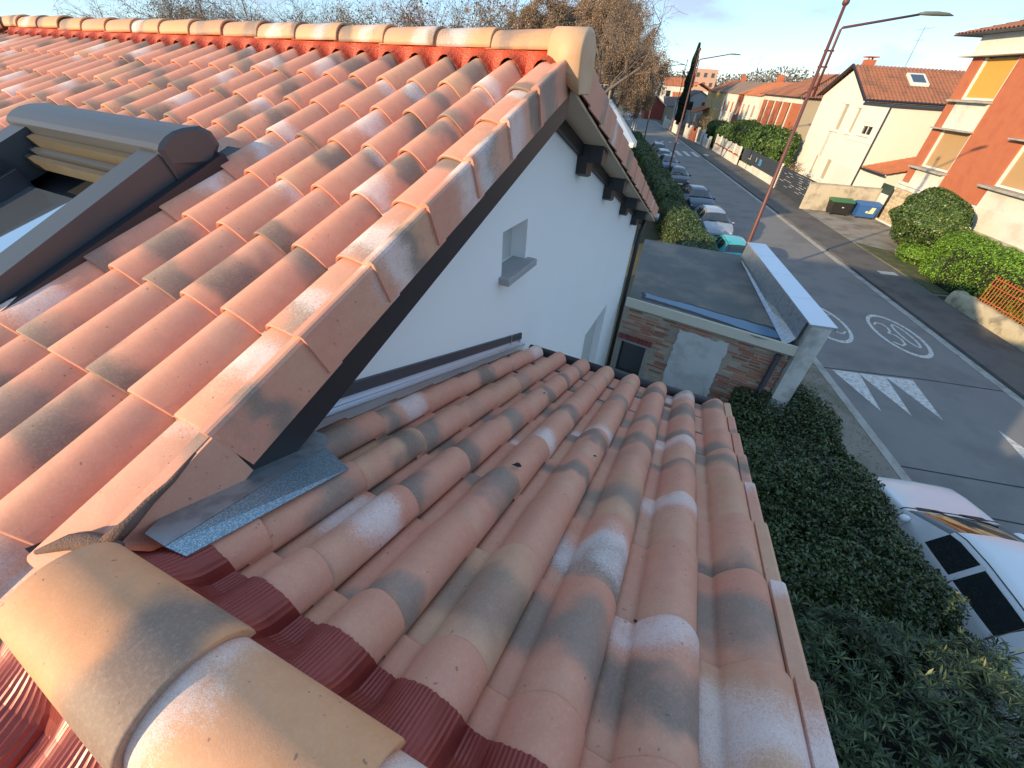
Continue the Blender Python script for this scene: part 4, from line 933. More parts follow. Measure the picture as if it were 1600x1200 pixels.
# ================================================================= CARS
def paintmat(name, col, rough=.3, metal=.0): 
    m, nt, b = newmat(name); b.inputs['Base Color'].default_value = c4(col); b.inputs['Roughness'].default_value = rough; b.inputs['Metallic'].default_value = metal
    b.inputs['Coat Weight'].default_value = .5; b.inputs['Coat Roughness'].default_value = .05; return m
M['tyre'] = mat('tyre_rubber', (.02, .02, .02), .85, .1, 10); M['rim'] = mat('alloy', (.35, .36, .38), .35, .05, 10, metal=.8)
M['trim'] = mat('black_plastic', (.02, .02, .022), .6, .1, 10); M['lens'] = glassmat('headlight_lens', (.55, .6, .62), .08); M['redlens'] = glassmat('red_lens', (.35, .015, .012), .15)
M['plate'] = mat('number_plate', (.65, .65, .62), .5, .02, 4)
def car(label, a, b, rot, paint_, L=4.0, Wd=1.72, Hh=1.46, kind='hatch', group=None, name='parked_car', tinted=None):
    t = thing(name, label, 'car', S(a, b), SA+rot, group); gl = tinted or M['glass']
    w = Wd/2; k = L/4.0; hz = Hh/1.46
    if kind == 'suv': hood = 1.08
    else: hood = 1.
    # x, low, belt, top, width, roof half-width
    st = [(2.00, .30, .60, .62, .66, .60), (1.97, .24, .68, .72, .80, .72), (1.86, .20, .74, .80, .91, .80), (1.60, .19, .81, .87, .97, .80), (1.25, .19, .88, .94, 1., .80), (.98, .19, .93, 1.00, 1., .80), (.90, .19, .94, 1.04, 1., .80),
          (.30, .19, .95, 1.37, 1., .70), (.12, .19, .95, 1.43, 1., .69), (-.28, .19, .96, 1.465, 1., .69), (-.37, .19, .96, 1.465, 1., .69), (-.80, .19, .97, 1.455, 1., .69), (-1.18, .19, .99, 1.43, .995, .68), (-1.40, .19, 1.0, 1.40, .985, .67), (-1.52, .19, 1.0, 1.36, .975, .66),
          (-1.80, .20, .98, 1.04, .95, .70), (-1.93, .24, .92, .97, .88, .68), (-1.99, .32, .72, .74, .78, .64)]
    rows = []
    for (x, zl, zb, zt, ws, wr) in st:
        zb *= hz*(hood if kind == 'suv' else 1); zt *= hz
        if x > 0.9: zt *= hood
        zt = max(zt, zb+.02); W_ = w*ws; R_ = w*wr*(ws if ws < .9 else 1); gap = zt-zb
        z5 = max(zb+.012, zt-.11*min(1, gap/.35)); y5 = W_*.955+(R_*1.02-W_*.955)*min(1, gap/.42)
        half = [(W_*.82, zl), (W_*.95, zl+.10), (W_, min(.55, zb-.1)), (W_*.992, zb-.09), (W_*.955, zb), (y5, z5), (y5*.93, zt-.03*min(1, gap/.3)), (y5*.6, zt+.0), (0, zt+.02)]
        full = half+[(-y, z) for y, z in half[-2::-1]]
        rows.append([(x*k, y, z) for y, z in full])
    body = MB(); parts = {}
    nC = len(rows[0])
    for i in range(len(rows)-1):
        x0, x1 = st[i][0], st[i+1][0]
        for j in range(nC-1):
            jj = min(j, nC-2-j); key = None
            if x0 == .90 and x1 == .30 and jj >= 6: key = 'windscreen'
            elif x0 == .90 and x1 == .30 and jj == 5: key = 'windscreen'
            elif jj == 4 and (x0, x1) in ((.30, .12), (.12, -.28)): key = 'front_window'+('L' if j < 8 else 'R')
            elif jj == 4 and -.37 >= x0 and x1 >= -1.18: key = 'rear_side_window'+('L' if j < 8 else 'R')
            elif x0 == -1.52 and x1 == -1.80 and jj >= 5: key = 'rear_window'
            q = [rows[i][j], rows[i][j+1], rows[i+1][j+1], rows[i+1][j]]
            if key: parts.setdefault(key, MB()).add(q, [(0, 1, 2, 3)])
            else: body.add(q, [(0, 1, 2, 3)])
    for r in (0, -1): body.add(rows[r], [tuple(range(nC))])
    mb = MB()
    for j in (6, nC-7): mb.tube([tuple(Vector(rows[i][j])+Vector((0, 0, .004))) for i in range(7, 15)], .009, 5)
    for j0, sy in ((0, 1), (nC-1, -1)):
        for xs_ in (.75, -.33, -1.22):
            i = min(range(len(st)), key=lambda q: abs(st[q][0]-xs_)); pts = [rows[i][j] for j in (range(1, 5) if sy > 0 else range(nC-2, nC-6, -1))]
            mb.tube([tuple(Vector(p)+Vector((0, sy*.002, 0))) for p in pts], .006, 4)
    mb.tube([tuple(Vector(rows[5][j])+Vector((0, 0, .004))) for j in range(4, nC-4)], .012, 5)
    mb.make('panel_gap', M['trim'], t, kind='stuff')
    o = weld(body).make('body', paint_, t, smooth=True)
    for kx, mbx in parts.items(): weld(mbx).make(kx.rstrip('LR'), gl, t, smooth=True)
    for sx in (1.22*k, -1.22*k):
        for sy in (-1, 1):
            mb = MB(); yy = sy*(w-.10); mb.tube([(sx, yy-.11, .31), (sx, yy+.105, .31)], .31, 20); wh = mb.make('wheel', M['tyre'], t)
            mb = MB(); ya = sy*(w+.008); mb.tube([(sx, ya-.012, .31), (sx, ya+.004, .31)], .2, 14); mb.make('rim', M['rim'], wh)
            mb = MB(); mb.tube([(sx, sy*(w-.14), .33), (sx, sy*(w+.003), .33)], .365, 20); mb.make('wheel_arch', M['trim'], t)
    for sy in (-1, 1):
        mb = MB(); mb.sph((1.80*k, sy*w*.70, .68*hz*hood), (.19, .17, .10), 12, 8); mb.make('headlight', M['lens'], t, smooth=True)
        mb = MB(); mb.sph((-1.90*k, sy*w*.78, .86*hz), (.10, .12, .16), 10, 8); mb.make('tail_light', M['redlens'], t, smooth=True)
        mb = MB(); mb.sph((.72*k, sy*(w+.09), 1.0*hz), (.07, .11, .075), 10, 6); mb.tube([(.74*k, sy*w*.95, .96*hz), (.72*k, sy*(w+.05), .98*hz)], .02, 6); mb.make('wing_mirror', paint_ if sy else M['trim'], t, smooth=True)
    mb = MB(); mb.bbox(1.93*k, 2.012*k, -w*.55, w*.55, .30, .42, .01); mb.bbox(1.93*k, 2.0*k, -w*.38, w*.38, .56*hz, .62*hz, .01); mb.make('grille', M['trim'], t)
    mb = MB(); mb.bbox(2.0*k, 2.03*k, -.26, .26, .43, .54, .005); mb.make('number_plate', M['plate'], t)
    mb = MB(); mb.bbox(-2.02*k, -1.985*k, -.26, .26, .50, .61, .005); mb.make('number_plate', M['plate'], t)
    mb = MB(); mb.add([(.93*k, -w*.7, 1.035*hz*hood), (.93*k, w*.7, 1.035*hz*hood), (1.03*k, w*.66, 1.0*hz*hood), (1.03*k, -w*.66, 1.0*hz*hood)], [(0, 1, 2, 3)]); 
    for sy in (-.2, .35): mb.tube([(.98*k, sy, 1.03*hz*hood), (.78*k, sy-.42, 1.10*hz)], .009, 5)
    mb.make('wiper', M['trim'], t)
    return t
def weld(mb, eps=1e-4):
    o = MB(); idx = {}
    for f in mb.f:
        g_ = []
        for i in f:
            k_ = tuple(round(c/eps) for c in mb.v[i])
            if k_ not in idx: idx[k_] = len(o.v); o.v.append(mb.v[i])
            if not g_ or g_[-1] != idx[k_]: g_.append(idx[k_])
        if len(set(g_)) > 2: o.f.append(tuple(dict.fromkeys(g_)))
    return o
FACE = -math.pi/2      # car front towards the camera
G1 = 'cars parked nose to tail along the left kerb'
car('small turquoise car parked nearest, half hidden by the flat roof', 7.85, 22.75, math.pi/2, paintmat('turquoise_paint', (.05, .42, .43)), 3.4, 1.55, 1.42, group=G1)
car('pale silver people carrier parked behind the turquoise car', 8.0, 27.35, FACE, paintmat('silver_paint', (.34, .37, .42), .3, .3), 4.0, 1.72, 1.55, 'suv', G1)
car('dark blue-grey crossover parked behind the silver car', 8.2, 33.5, FACE, paintmat('slate_blue_paint', (.035, .06, .10), .3, .2), 4.1, 1.78, 1.58, 'suv', G1)
car('black hatchback with a bright number plate beside the second street lamp', 8.2, 42.8, FACE, paintmat('black_paint', (.015, .02, .032)), 4.0, 1.74, 1.47, 'hatch', G1)
car('navy blue car parked behind the black hatchback', 8.3, 50.0, FACE, paintmat('navy_paint', (.015, .055, .14)), 4.1, 1.74, 1.47, 'hatch', G1)
car('grey-white car with red tail lights near the zebra crossing', 8.25, 55.2, math.pi/2, paintmat('pale_grey_paint', (.26, .30, .35), .3, .2), 4.0, 1.72, 1.5, 'hatch', G1)
car('dark car at the far end of the parked row, with red tail lights', 8.2, 60.0, math.pi/2, paintmat('dark_paint', (.03, .035, .05)), 4.1, 1.75, 1.6, 'suv', G1)
car('large white car parked on the near pavement behind the hedge', 7.95, 5.10, math.pi/2, paintmat('white_paint', (.74, .78, .82)), 4.35, 1.80, 1.50, 'hatch')
# covered scooter
sc_ = thing('scooter', 'black motor scooter parked between the low wall and the blue-grey crossover', 'scooter', S(7.12, 32.6), SA+FACE)
mb = MB(); mb.sph((-.25, 0, .62), (.62, .2, .26), 12, 8); mb.bbox(.35, .55, -.17, .17, .35, 1.0, .05); mb.make('body', M['trim'], sc_, smooth=True)
mb = MB(); mb.sph((-.35, 0, .86), (.42, .17, .09), 12, 6); mb.make('seat', M['black'], sc_, smooth=True)
for x in (.72, -.62):
    mb = MB(); mb.tube([(x, -.06, .26), (x, .06, .26)], .26, 16); mb.make('wheel', M['tyre'], sc_)
mb = MB(); mb.tube([(.62, 0, .4), (.42, 0, 1.05)], .04, 8); mb.tube([(.40, -.33, 1.08), (.42, 0, 1.05), (.40, .33, 1.08)], .018, 6); mb.make('handlebar', M['trim'], sc_, smooth=True)
mb = MB(); mb.add([(.5, -.2, 1.02), (.5, .2, 1.02), (.40, .16, 1.38), (.40, -.16, 1.38)], [(0, 1, 2, 3)]); o = mb.make('windshield', M['glass'], sc_); o.modifiers.new('s', 'SOLIDIFY').thickness = .006
for sy in (-1, 1):
    mb = MB(); mb.sph((.38, sy*.30, 1.22), (.02, .07, .05), 8, 6); mb.make('mirror', M['trim'], sc_, smooth=True)

# ================================================================= RIGHT SIDE
M['cream_wall'] = mat('cream_render', (.76, .73, .66), .9, .06, 1.2, bump=.3, bdist=.01)
M['beige_wall'] = mat('beige_render', (.42, .36, .27), .9, .08, 1.5)
M['orange_brick'] = mat('painted_orange_brick', (.46, .145, .07), .85, .12, 2.5, (.38, .11, .06), 1.3, .5, bump=.5, bdist=.01)
M['white_wall'] = mat('stained_white_wall', (.70, .67, .60), .9, .08, 1.5, (.45, .42, .36), .9, .5, bump=.3, bdist=.01)
M['old_tiles'] = mat('weathered_roof_tiles', (.30, .125, .075), .85, .25, 2.0, (.15, .085, .06), .8, .7, bump=.6, bdist=.03)
M['orange_tiles'] = mat('orange_roof_tiles', (.46, .16, .075), .85, .2, 3.0, (.30, .13, .08), 1.2, .5, bump=.6, bdist=.03)
M['grey_tiles'] = mat('grey_brown_roof_tiles', (.21, .16, .14), .85, .25, 3.0, bump=.6, bdist=.03)
M['blind_yellow'] = mat('yellow_blind', (.58, .34, .07), .7, .05, 2); M['blind_tan'] = mat('tan_blind', (.46, .29, .14), .7, .05, 2)
M['white_frame'] = mat('white_frame', (.72, .70, .64), .6, .04, 3)
M['anthracite'] = mat('anthracite_panel', (.045, .055, .075), .5, .08, 3)
def roof_sheet(mb, o, ex, es, W_, L_, cl=0., cr_=0., pitch=.3, row=.4, amp=.05):
    """corrugated, stepped tile slope: o lower-left corner, ex along the eave, es up the slope"""
    o = Vector(o); ex = Vector(ex).normalized(); es = Vector(es).normalized(); nr = ex.cross(es).normalized()
    nx = max(2, int(W_/pitch)*4); ny = max(1, int(L_/row)); rows = []
    for j in range(ny+1):
        for sub in ((0, .03), (.985, 0)) if j < ny else ((0, 0),):
            s = (j+sub[0])*L_/ny; r = []
            for i in range(nx+1):
                x = W_*i/nx; ph = math.sin(2*math.pi*x/pitch); xx = min(max(x, cl*s), W_-cr_*s)
                r.append(tuple(o+ex*xx+es*s+nr*(amp*ph+sub[1])))
            rows.append(r)
    return mb.grid(rows)
def gable_roof_b(t, x0, x1, y0, y1, ze, zr, m, over=.35, hip=0.):
    """ridge along y"""
    xm = (x0+x1)/2; hw = xm-x0+over; L_ = math.hypot(hw, zr-ze+over*(zr-ze)/(xm-x0)); dz = (zr-ze)/(xm-x0); d = Vector((1, 0, dz)).normalized()
    mb = MB(); W_ = y1-y0+2*over; zl = ze-over*dz; k = hip
    roof_sheet(mb, (x0-over, y1+over, zl), (0, -1, 0), (d.x, 0, d.z), W_, L_, k, k); roof_sheet(mb, (x1+over, y0-over, zl), (0, 1, 0), (-d.x, 0, d.z), W_, L_, k, k)
    if hip:
        L2 = L_; roof_sheet(mb, (x0-over, y0-over, zl), (1, 0, 0), (0, d.x, d.z), 2*hw, L2, hw/L2, hw/L2); roof_sheet(mb, (x1+over, y1+over, zl), (-1, 0, 0), (0, -d.x, d.z), 2*hw, L2, hw/L2, hw/L2)
    return mb.make('roof_tiles', m, t, kind='stuff')
def gable_roof_a(t, x0, x1, y0, y1, ze, zr, m, over=.35):
    ym = (y0+y1)/2; hw = ym-y0+over; dz = (zr-ze)/(ym-y0); d = Vector((0, 1, dz)).normalized(); L_ = hw*math.sqrt(1+dz*dz); zl = ze-over*dz; mb = MB()
    roof_sheet(mb, (x0-over, y0-over, zl), (1, 0, 0), (0, d.y, d.z), x1-x0+2*over, L_); roof_sheet(mb, (x1+over, y1+over, zl), (-1, 0, 0), (0, -d.y, d.z), x1-x0+2*over, L_)
    return mb.make('roof_tiles', m, t, kind='stuff')
def facade_window(t, x, y0, y1, z0, z1, kind='shut', m=None, fr=.06, sill=True, depth=.12):
    """window proud/recessed on a facade lying at local x, facing -x"""
    mb = MB(); mb.box(x-.03, x-.003, y0, y0+fr, z0, z1); mb.box(x-.03, x-.003, y1-fr, y1, z0, z1); mb.box(x-.03, x-.003, y0+fr+.001, y1-fr-.001, z1-fr, z1); mb.box(x-.03, x-.003, y0+fr+.001, y1-fr-.001, z0, z0+fr)
    w_ = mb.make('window', M['white_frame'], t)
    mb = MB(); mb.box(x-.012, x-.004, y0+fr+.002, y1-fr-.002, z0+fr+.002, z1-fr-.002); mb.make('shutter' if kind == 'shut' else 'pane', m or M['beige_wall'], w_)
    if sill: mb = MB(); mb.bbox(x-.12, x-.002, y0-.08, y1+.08, z0-.09, z0-.012, .01); mb.make('sill', M['white_frame'], w_)
    return w_
def wall_with_holes(x0, x1, ys, holes, z1, y_end):
    """wall slab at x0..x1 with rectangular holes [(y0,y1,z0,z1)], sorted, not overlapping in y except stacked"""
    mb = MB(); y = ys
    cols = sorted(set([(h[0], h[1]) for h in holes]))
    for (a, b) in cols:
        if a > y: mb.box(x0, x1, y, a, 0, z1)
        z = 0
        for h in sorted([h for h in holes if (h[0], h[1]) == (a, b)], key=lambda q: q[2]): mb.box(x0, x1, a, b, z, h[2]); z = h[3]
        mb.box(x0, x1, a, b, z, z1); y = b
    mb.box(x0, x1, y, y_end, 0, z1); return mb
# ---- white two-storey house; local origin at a=22, b=41.2
wh = thing('white_house', 'cream-white two-storey house with a street-facing gable, flat side wing and brown tiled roof', 'house', S(22, 41.2), SA)
holes = [(1.3, 3.0, 4.85, 5.75), (4.3, 5.1, 4.75, 6.6), (6.6, 8.1, 4.75, 6.75), (5.2, 6.3, .9, 2.6), (7.6, 8.9, .9, 2.6)]
mb = wall_with_holes(0, .3, 0, holes, 6.83, 12.5); mb.prism([(4.301, 6.832), (12.5, 6.832), (12.5, 7.25), (8.4, 9.25), (4.301, 7.25)], 'x', 0, .3); mb.make('street_wall', M['cream_wall'], wh)
mb = MB(); mb.box(.302, 11, 0, .3, 0, 6.83); mb.make('side_wall', M['cream_wall'], wh); mb = MB(); mb.box(.302, 11, 4.3, 4.6, 6.8, 7.3); mb.box(.302, 12, 12.2, 12.5, 0, 7.2); mb.box(11.0, 11.3, 0, 12.5, 0, 7.1); mb.make('side_wall', mat('mauve_shaded_render', (.36, .29, .28), .9, .05, 2), wh)  # mauve tone puts the shade under the main eaves into the wall colour
mb = MB(); mb.box(-.08, 11.1, -.12, 4.29, 6.832, 7.0); mb.make('flat_roof', M['anthracite'], wh)
gable_roof_a(wh, -.05, 13, 4.2, 12.6, 7.36, 9.55, M['old_tiles'], .28)
mb = MB()
for s_ in (-1, 1): mb.prism([(8.4, 9.46), (8.4+s_*4.55, 7.14), (8.4+s_*4.55, 7.30), (8.4, 9.62)], 'x', -.42, -.30)
mb.tube([(-.4, 3.82, 7.16), (13, 3.82, 7.16)], .08, 8); mb.make('gutter', M['black'], wh)
mb = MB(); mb.tube([(-.12, .04, 6.9), (-.12, .04, .1)], .055, 8); mb.make('downpipe', M['black'], wh)
for i, (y0, y1, z0, z1) in enumerate(holes):
    w_ = facade_window(wh, .17, y0, y1, z0, z1, 'shut' if i else 'glass', M['beige_wall'] if i else M['glass'], .07, False)
    mb = MB(); mb.bbox(-.10, .14, y0-.12, y1+.12, z0-.10, z0-.012, .01); mb.make('sill', M['white_frame'], w_)
    if i == 0: mb = MB(); mb.box(.05, .12, y0+.01, y1-.01, z1-.28, z1); mb.box(.10, .135, (y0+y1)/2-.04, (y0+y1)/2+.04, z0, z1-.29); mb.make('shutter_box', M['white_frame'], w_)
mb = MB(); mb.box(-.04, -.004, .02, 4.6, 4.35, 4.42); mb.make('string_course', M['white_frame'], wh)
mb = MB(); mb.box(-.03, -.004, .9, 3.9, .1, 2.5); mb.make('garage_door', M['white_frame'], wh)
rw_ = mb = MB(); 
# skylight + chimney + aerial
dz = (9.55-7.36)/4.2; f = lambda y: 7.36+(y-4.2)*dz
mb = MB(); mb.prism([(5.9, f(5.9)+.04), (7.3, f(7.3)+.04), (7.3, f(7.3)+.20), (5.9, f(5.9)+.20)], 'x', 3.6, 5.0); sw = mb.make('roof_window', M['white_frame'], wh)
mb = MB(); mb.prism([(6.1, f(6.1)+.202), (7.1, f(7.1)+.202), (7.1, f(7.1)+.212), (6.1, f(6.1)+.212)], 'x', 3.8, 4.8); mb.make('pane', M['glass'], sw)
mb = MB(); mb.box(.7, 1.4, 8.5, 9.3, 9.0, 9.95); ch = mb.make('chimney', M['orange_brick'], wh); mb = MB(); mb.bbox(.6, 1.5, 8.4, 9.4, 10.1, 10.18, .01); mb.box(.7, .8, 8.5, 8.6, 9.95, 10.1); mb.box(1.3, 1.4, 9.2, 9.3, 9.95, 10.1); mb.make('cap', M['orange_tiles'], ch)
def aerial(label, loc, h):
    t = thing('tv_aerial', label, 'aerial', loc, SA); mb = MB(); mb.tube([(0, 0, 0), (0, 0, h)], .025, 6); mb.make('mast', M['rim'], t)
    mb = MB(); mb.tube([(-.5, 0, h-.25), (.7, 0, h-.05)], .015, 5)
    for i in range(6): mb.tube([(-.4+i*.2, -.35+.03*i, h-.24+i*.035), (-.4+i*.2, .35-.03*i, h-.24+i*.035)], .010, 4)
    mb.tube([(-.3, 0, h-.9), (.4, 0, h-.85)], .015, 5); mb.make('antenna', M['rim'], t)
aerial('thin television aerial on the ridge of the cream-white house', S(26.2, 50.4, 9.2), 3.1)
aerial('left of the two television aerials above the yellow row houses', S(27, 101.5, 8.2), 3.6)
aerial('right of the two television aerials above the yellow row houses', S(27, 96.5, 8.2), 3.7)
# lean-to with orange tiles between the white house and the tower
lt = thing('lean_to', 'low cream lean-to with an orange tiled roof between the white house and the brick tower', 'outbuilding', S(22.25, 38.0), SA)
mb = MB(); mb.prism([(0, 0), (5.5, 0), (5.5, 4.35), (0, 2.85)], 'y', 0, .25); mb.box(0, .25, .26, 3.1, 0, 2.85); mb.make('wall', M['cream_wall'], lt)
mb = MB(); roof_sheet(mb, (-.35, 3.15, 2.86), (0, -1, 0), (1, 0, .27), 3.5, 6.2, pitch=.25); mb.make('roof_tiles', M['orange_tiles'], lt, kind='stuff')
mb = MB(); mb.tube([(-.42, 3.15, 2.78), (-.42, -.35, 2.78)], .07, 8); mb.make('gutter', M['black'], lt)
# ---- orange brick apartment block; local origin at a=22.2, b=36
tw = thing('brick_apartment_block', 'three-storey orange brick apartment block with yellow blinds and white balcony panels', 'building', S(22.2, 36), SA)
BK = -14.
mb = MB()
cols_ = [(-3.55, -.95), (-11.4, -7.4)]
for y0_, y1_ in ((-.90, 0), (-7.35, -3.60), (BK, -11.45)): mb = MB(); mb.box(0, .4, y0_, y1_, 2.8, 9.62); mb.make('brick_pier', M['orange_brick'], tw)
mb = MB(); mb.box(-.10, .4, BK, -7.52, 0, 2.79); mb.make('ground_floor_wall', M['white_wall'], tw); mb = MB(); mb.bbox(-.16, -.102, BK, -7.52, 1.5, 1.72, .01); mb.make('ground_floor_band', M['concrete'], tw)
mb = MB(); mb.box(.41, 10, -.35, -.05, 0, 9.62); mb.box(.41, 10, BK, BK+.3, 0, 9.6); mb.box(9.7, 10, BK+.3, -.35, 0, 9.6); mb.make('side_wall', M['orange_brick'], tw)
mb = MB(); mb.box(.42, .5, BK+.3, -.4, 2.6, 9.6); mb.make('recess_wall', M['white_wall'], tw)
for (y0, y1) in cols_:
    for (z0, z1, bm_) in ((7.55, 9.58, 'blind_yellow'), (3.85, 6.02, 'blind_tan')):
        mb = MB(); mb.box(.14, .17, y0+.12, y1-.16, z0+.12, z1-.06); w_ = mb.make('window_blind', M[bm_], tw)
        mb = MB(); mb.box(.08, .22, y1-.155, y1+.04, z0, z1); mb.box(.08, .22, y0-.04, y0+.115, z0, z1); mb.box(.08, .22, y0+.12, y1-.16, z0, z0+.115); mb.make('frame', M['white_frame'], w_)
        mb = MB(); mb.bbox(-.42, .13, y0-.12, y1+.55, z0-.14, z0-.02, .02); mb.make('balcony_slab', M['concrete'], tw)
    for (z0, z1) in ((6.06, 7.40), (2.6, 3.70)):
        mb = MB(); mb.box(-.06, .10, y0-.03, y1+.08, z0, z1); mb.make('balcony_panel', M['white_wall'], tw)
    mb = MB(); mb.bbox(-.42, .13, y0-.12, y1+.6, 6.0, 6.056, .01) if False else mb.bbox(-.42, .13, y0-.12, y1+.6, 5.98, 6.055, .01); mb.make('balcony_slab', M['concrete'], tw)
mb = MB(); mb.box(-.10, 10, BK, .1, 9.75, 10.65); mb.make('cornice_wall', M['white_wall'], tw)
mb = MB(); mb.bbox(-.5, 10, BK-.2, .75, 9.625, 9.745, .02); mb.make('cornice_slab', M['white_frame'], tw)
mb = MB(); mb.bbox(-.85, 10.8, BK-.8, 1.55, 10.655, 10.72, .02); mb.make('eave_board', mat('dark_eave', (.07, .075, .09), .6, .1, 3), tw)
gable_roof_b(tw, -.75, 10.7, BK-.7, 1.45, 10.76, 12.3, M['old_tiles'], .08, .9)
# rough stone plinth storey
mb = MB(); mb.box(-.10, .4, -7.4, 0, 0, 2.35); mb.make('plinth_wall', mat('pale_pointing', (.52, .46, .36), .95, .15, 4), tw)
mb = MB(); mb.bbox(-.24, .4, -7.5, .05, 2.36, 2.58, .02); mb.bbox(-.18, .4, -7.5, .02, 2.60, 2.78, .02); mb.make('plinth_cornice', M['white_wall'], tw)
mb = MB(); mb.bbox(-.3, -.11, -7.4, .1, 0, .22, .02); mb.make('plinth_base', M['white_wall'], tw)
M['rubble'] = mat('ochre_rubble_stone', (.50, .40, .26), .9, .15, 6, (.36, .27, .16), 4, .6, bump=.6, bdist=.01, island=.25)
rs = []
for q in range(4):
    mb = MB(); rr = random.Random(q); n_ = 7; pl = [((.5+rr.uniform(-.1, .04))*math.cos(2*math.pi*i/n_+.3), (.5+rr.uniform(-.1, .04))*math.sin(2*math.pi*i/n_+.3)) for i in range(n_)]
    V = [(-.0, y, z) for y, z in pl]+[(-.07, y*.82, z*.8) for y, z in pl]; mb.add(V, [(i, (i+1) % n_, n_+(i+1) % n_, n_+i) for i in range(n_)]+[tuple(range(n_, 2*n_))])
    me = D.meshes.new('stone'); me.from_pydata(mb.v, [], mb.f); me.materials.append(M['rubble']); fixn(me); rs.append(me)
rr = random.Random(3)
for r in range(9):
    y = -.22-rr.uniform(0, .2); z = .36+r*.225
    while y > -4.9:
        wd = rr.uniform(.28, .52)
        if not (-4.55 < y < -2.15 and .75 < z < 2.2):
            o = link('stone', rs[rr.randrange(4)], tw); o.location = (-.098, y, z); o.scale = (1, wd*1.08, .235)
        y -= wd*.98
mb = MB(); mb.box(-.16, -.101, -4.4, -2.25, .82, 2.12); gw = mb.make('window', M['white_frame'], tw)
mb = MB(); mb.box(-.18, -.162, -4.25, -2.4, 1.18, 2.0); mb.make('shutter', mat('brown_shutter', (.26, .115, .06), .7, .06, 3), gw)
mb = MB(); mb.box(-.18, -.162, -3.9, -3.1, .90, 1.12); mb.make('pane', M['glass'], gw)
# ---- wall behind bins, small gate
cw = thing('concrete_wall', 'stained pale concrete garden wall behind the two wheelie bins', 'wall', S(17.0, 37.25), SA)
mb = MB(); mb.bbox(0, 5.3, 0, .2, 0, 1.93, .01); mb.make('wall', mat('streaked_concrete_wall', (.52, .47, .37), .95, .12, 1.5, (.25, .22, .18), 1.1, .8, bump=.5, bdist=.01), cw)
mb = MB(); mb.bbox(-.03, 5.33, -.03, .23, 1.935, 1.99, .01); mb.make('coping', M['concrete'], cw)
gt = thing('side_gate', 'white metal side gate and dark green gatepost panel next to the stone-faced block', 'gate', S(22.0, 36.2), SA)
mb = MB(); mb.bbox(-.1, -.04, -.1, .85, .1, 1.75, .01); mb.make('gate_leaf', M['white_wall'], gt); mb = MB(); mb.bbox(.0, .08, -.05, 1.3, .05, 2.35, .01); mb.make('back_panel', mat('dark_green_metal', (.03, .06, .045), .5, .1, 3), gt)
def bin_(label, a, b, rot, mbody, mlid, sticker=False):
    t = thing('wheelie_bin', label, 'bin', S(a, b), SA+rot, 'large wheelie bins on the forecourt')
    mb = MB(); mb.add([(-.60, -.42, .22), (.60, -.42, .22), (.60, .42, .22), (-.60, .42, .22), (-.68, -.50, 1.02), (.68, -.50, 1.02), (.68, .50, 1.02), (-.68, .50, 1.02)], [(0, 3, 2, 1), (4, 5, 6, 7), (0, 1, 5, 4), (1, 2, 6, 5), (2, 3, 7, 6), (3, 0, 4, 7)])
    for sx in (-.69, .66): mb.box(sx, sx+.03, -.06, .06, .9, 1.0)
    for y in (-.512, ): mb.box(-.62, .62, y, -.47, .93, 1.0)
    mb.make('body', mbody, t)
    mb = MB(); mb.prism([(-.54, 1.03), (.54, 1.03), (.54, 1.12), (.30, 1.22), (-.25, 1.20), (-.54, 1.10)], 'x', -.72, .72); mb.make('lid', mlid, t)
    for x in (-.5, .5):
        for y in (-.34, .34):
            mb = MB(); mb.tube([(x-.03, y, .11), (x+.03, y, .11)], .11, 12); mb.box(x-.045, x+.045, y-.04, y+.04, .12, .24); mb.make('wheel', M['tyre'], t)
    if sticker:
        mb = MB(); mb.add([(.05, -.475, .50), (.40, -.475, .50), (.42, -.503, .92), (.16, -.503, .92)], [(0, 1, 2, 3)]); mb.add([(-.12, -.478, .52), (.04, -.478, .52), (.04, -.487, .66), (-.12, -.487, .66)], [(0, 1, 2, 3)]); mb.make('sticker', mat('pale_yellow_sticker', (.70, .68, .42), .6, .1, 8), t)
    else:
        mb = MB(); mb.add([(.0, -.487, .66), (.14, -.487, .66), (.14, -.492, .72), (.0, -.492, .72)], [(0, 1, 2, 3)]); mb.make('sticker', M['white_frame'], t)
    return t
bin_('black wheelie bin with a green lid in front of the concrete wall', 19.3, 36.5, -.05, M['trim'], mat('green_lid', (.04, .17, .07), .5, .06, 4))
bin_('blue wheelie bin with a pale sticker to the right of the black bin', 21.0, 36.2, -.10, mat('blue_plastic', (.035, .12, .36), .5, .06, 4), mat('blue_lid', (.05, .15, .40), .5, .06, 4), True)
# ---- slatted gate, graffiti fence, white picket wall (along the right pavement)
sg_ = thing('slatted_gate', 'anthracite gate of horizontal slats between the concrete wall and the street lamp', 'gate', S(17.55, 37.5), SA)
for i in range(13):
    mb = MB(); mb.bbox(0, .03, .05, 7.6, .12+i*.145, .12+i*.145+.118, .004); mb.make('slat', M['anthracite'], sg_)
rr = random.Random(5); mb = MB()
for i in range(12):
    for j in range(3):
        y = rr.uniform(.6, 6.3); L_ = rr.uniform(.4, 1.0); z = .12+i*.145+.131
        if .6 < z: mb.box(-.003, .0295, y, y+L_, z-.008, z+.008)
mb.make('slat_insert', M['white_frame'], sg_)
mb = MB(); mb.bbox(-.08, .12, 7.65, 7.85, 0, 2.15, .01); mb.make('post', M['white_frame'], sg_)
ff = thing('panel_fence', 'dark blue-grey panel fence with a blue scribble on a low white wall', 'fence', S(17.7, 45.6), SA)
mb = MB(); mb.bbox(0, .2, .2, 8.0, 0, .75, .02); mb.bbox(0, .2, 8.3, 12.6, 0, .6, .02); mb.make('base_wall', M['white_wall'], ff)
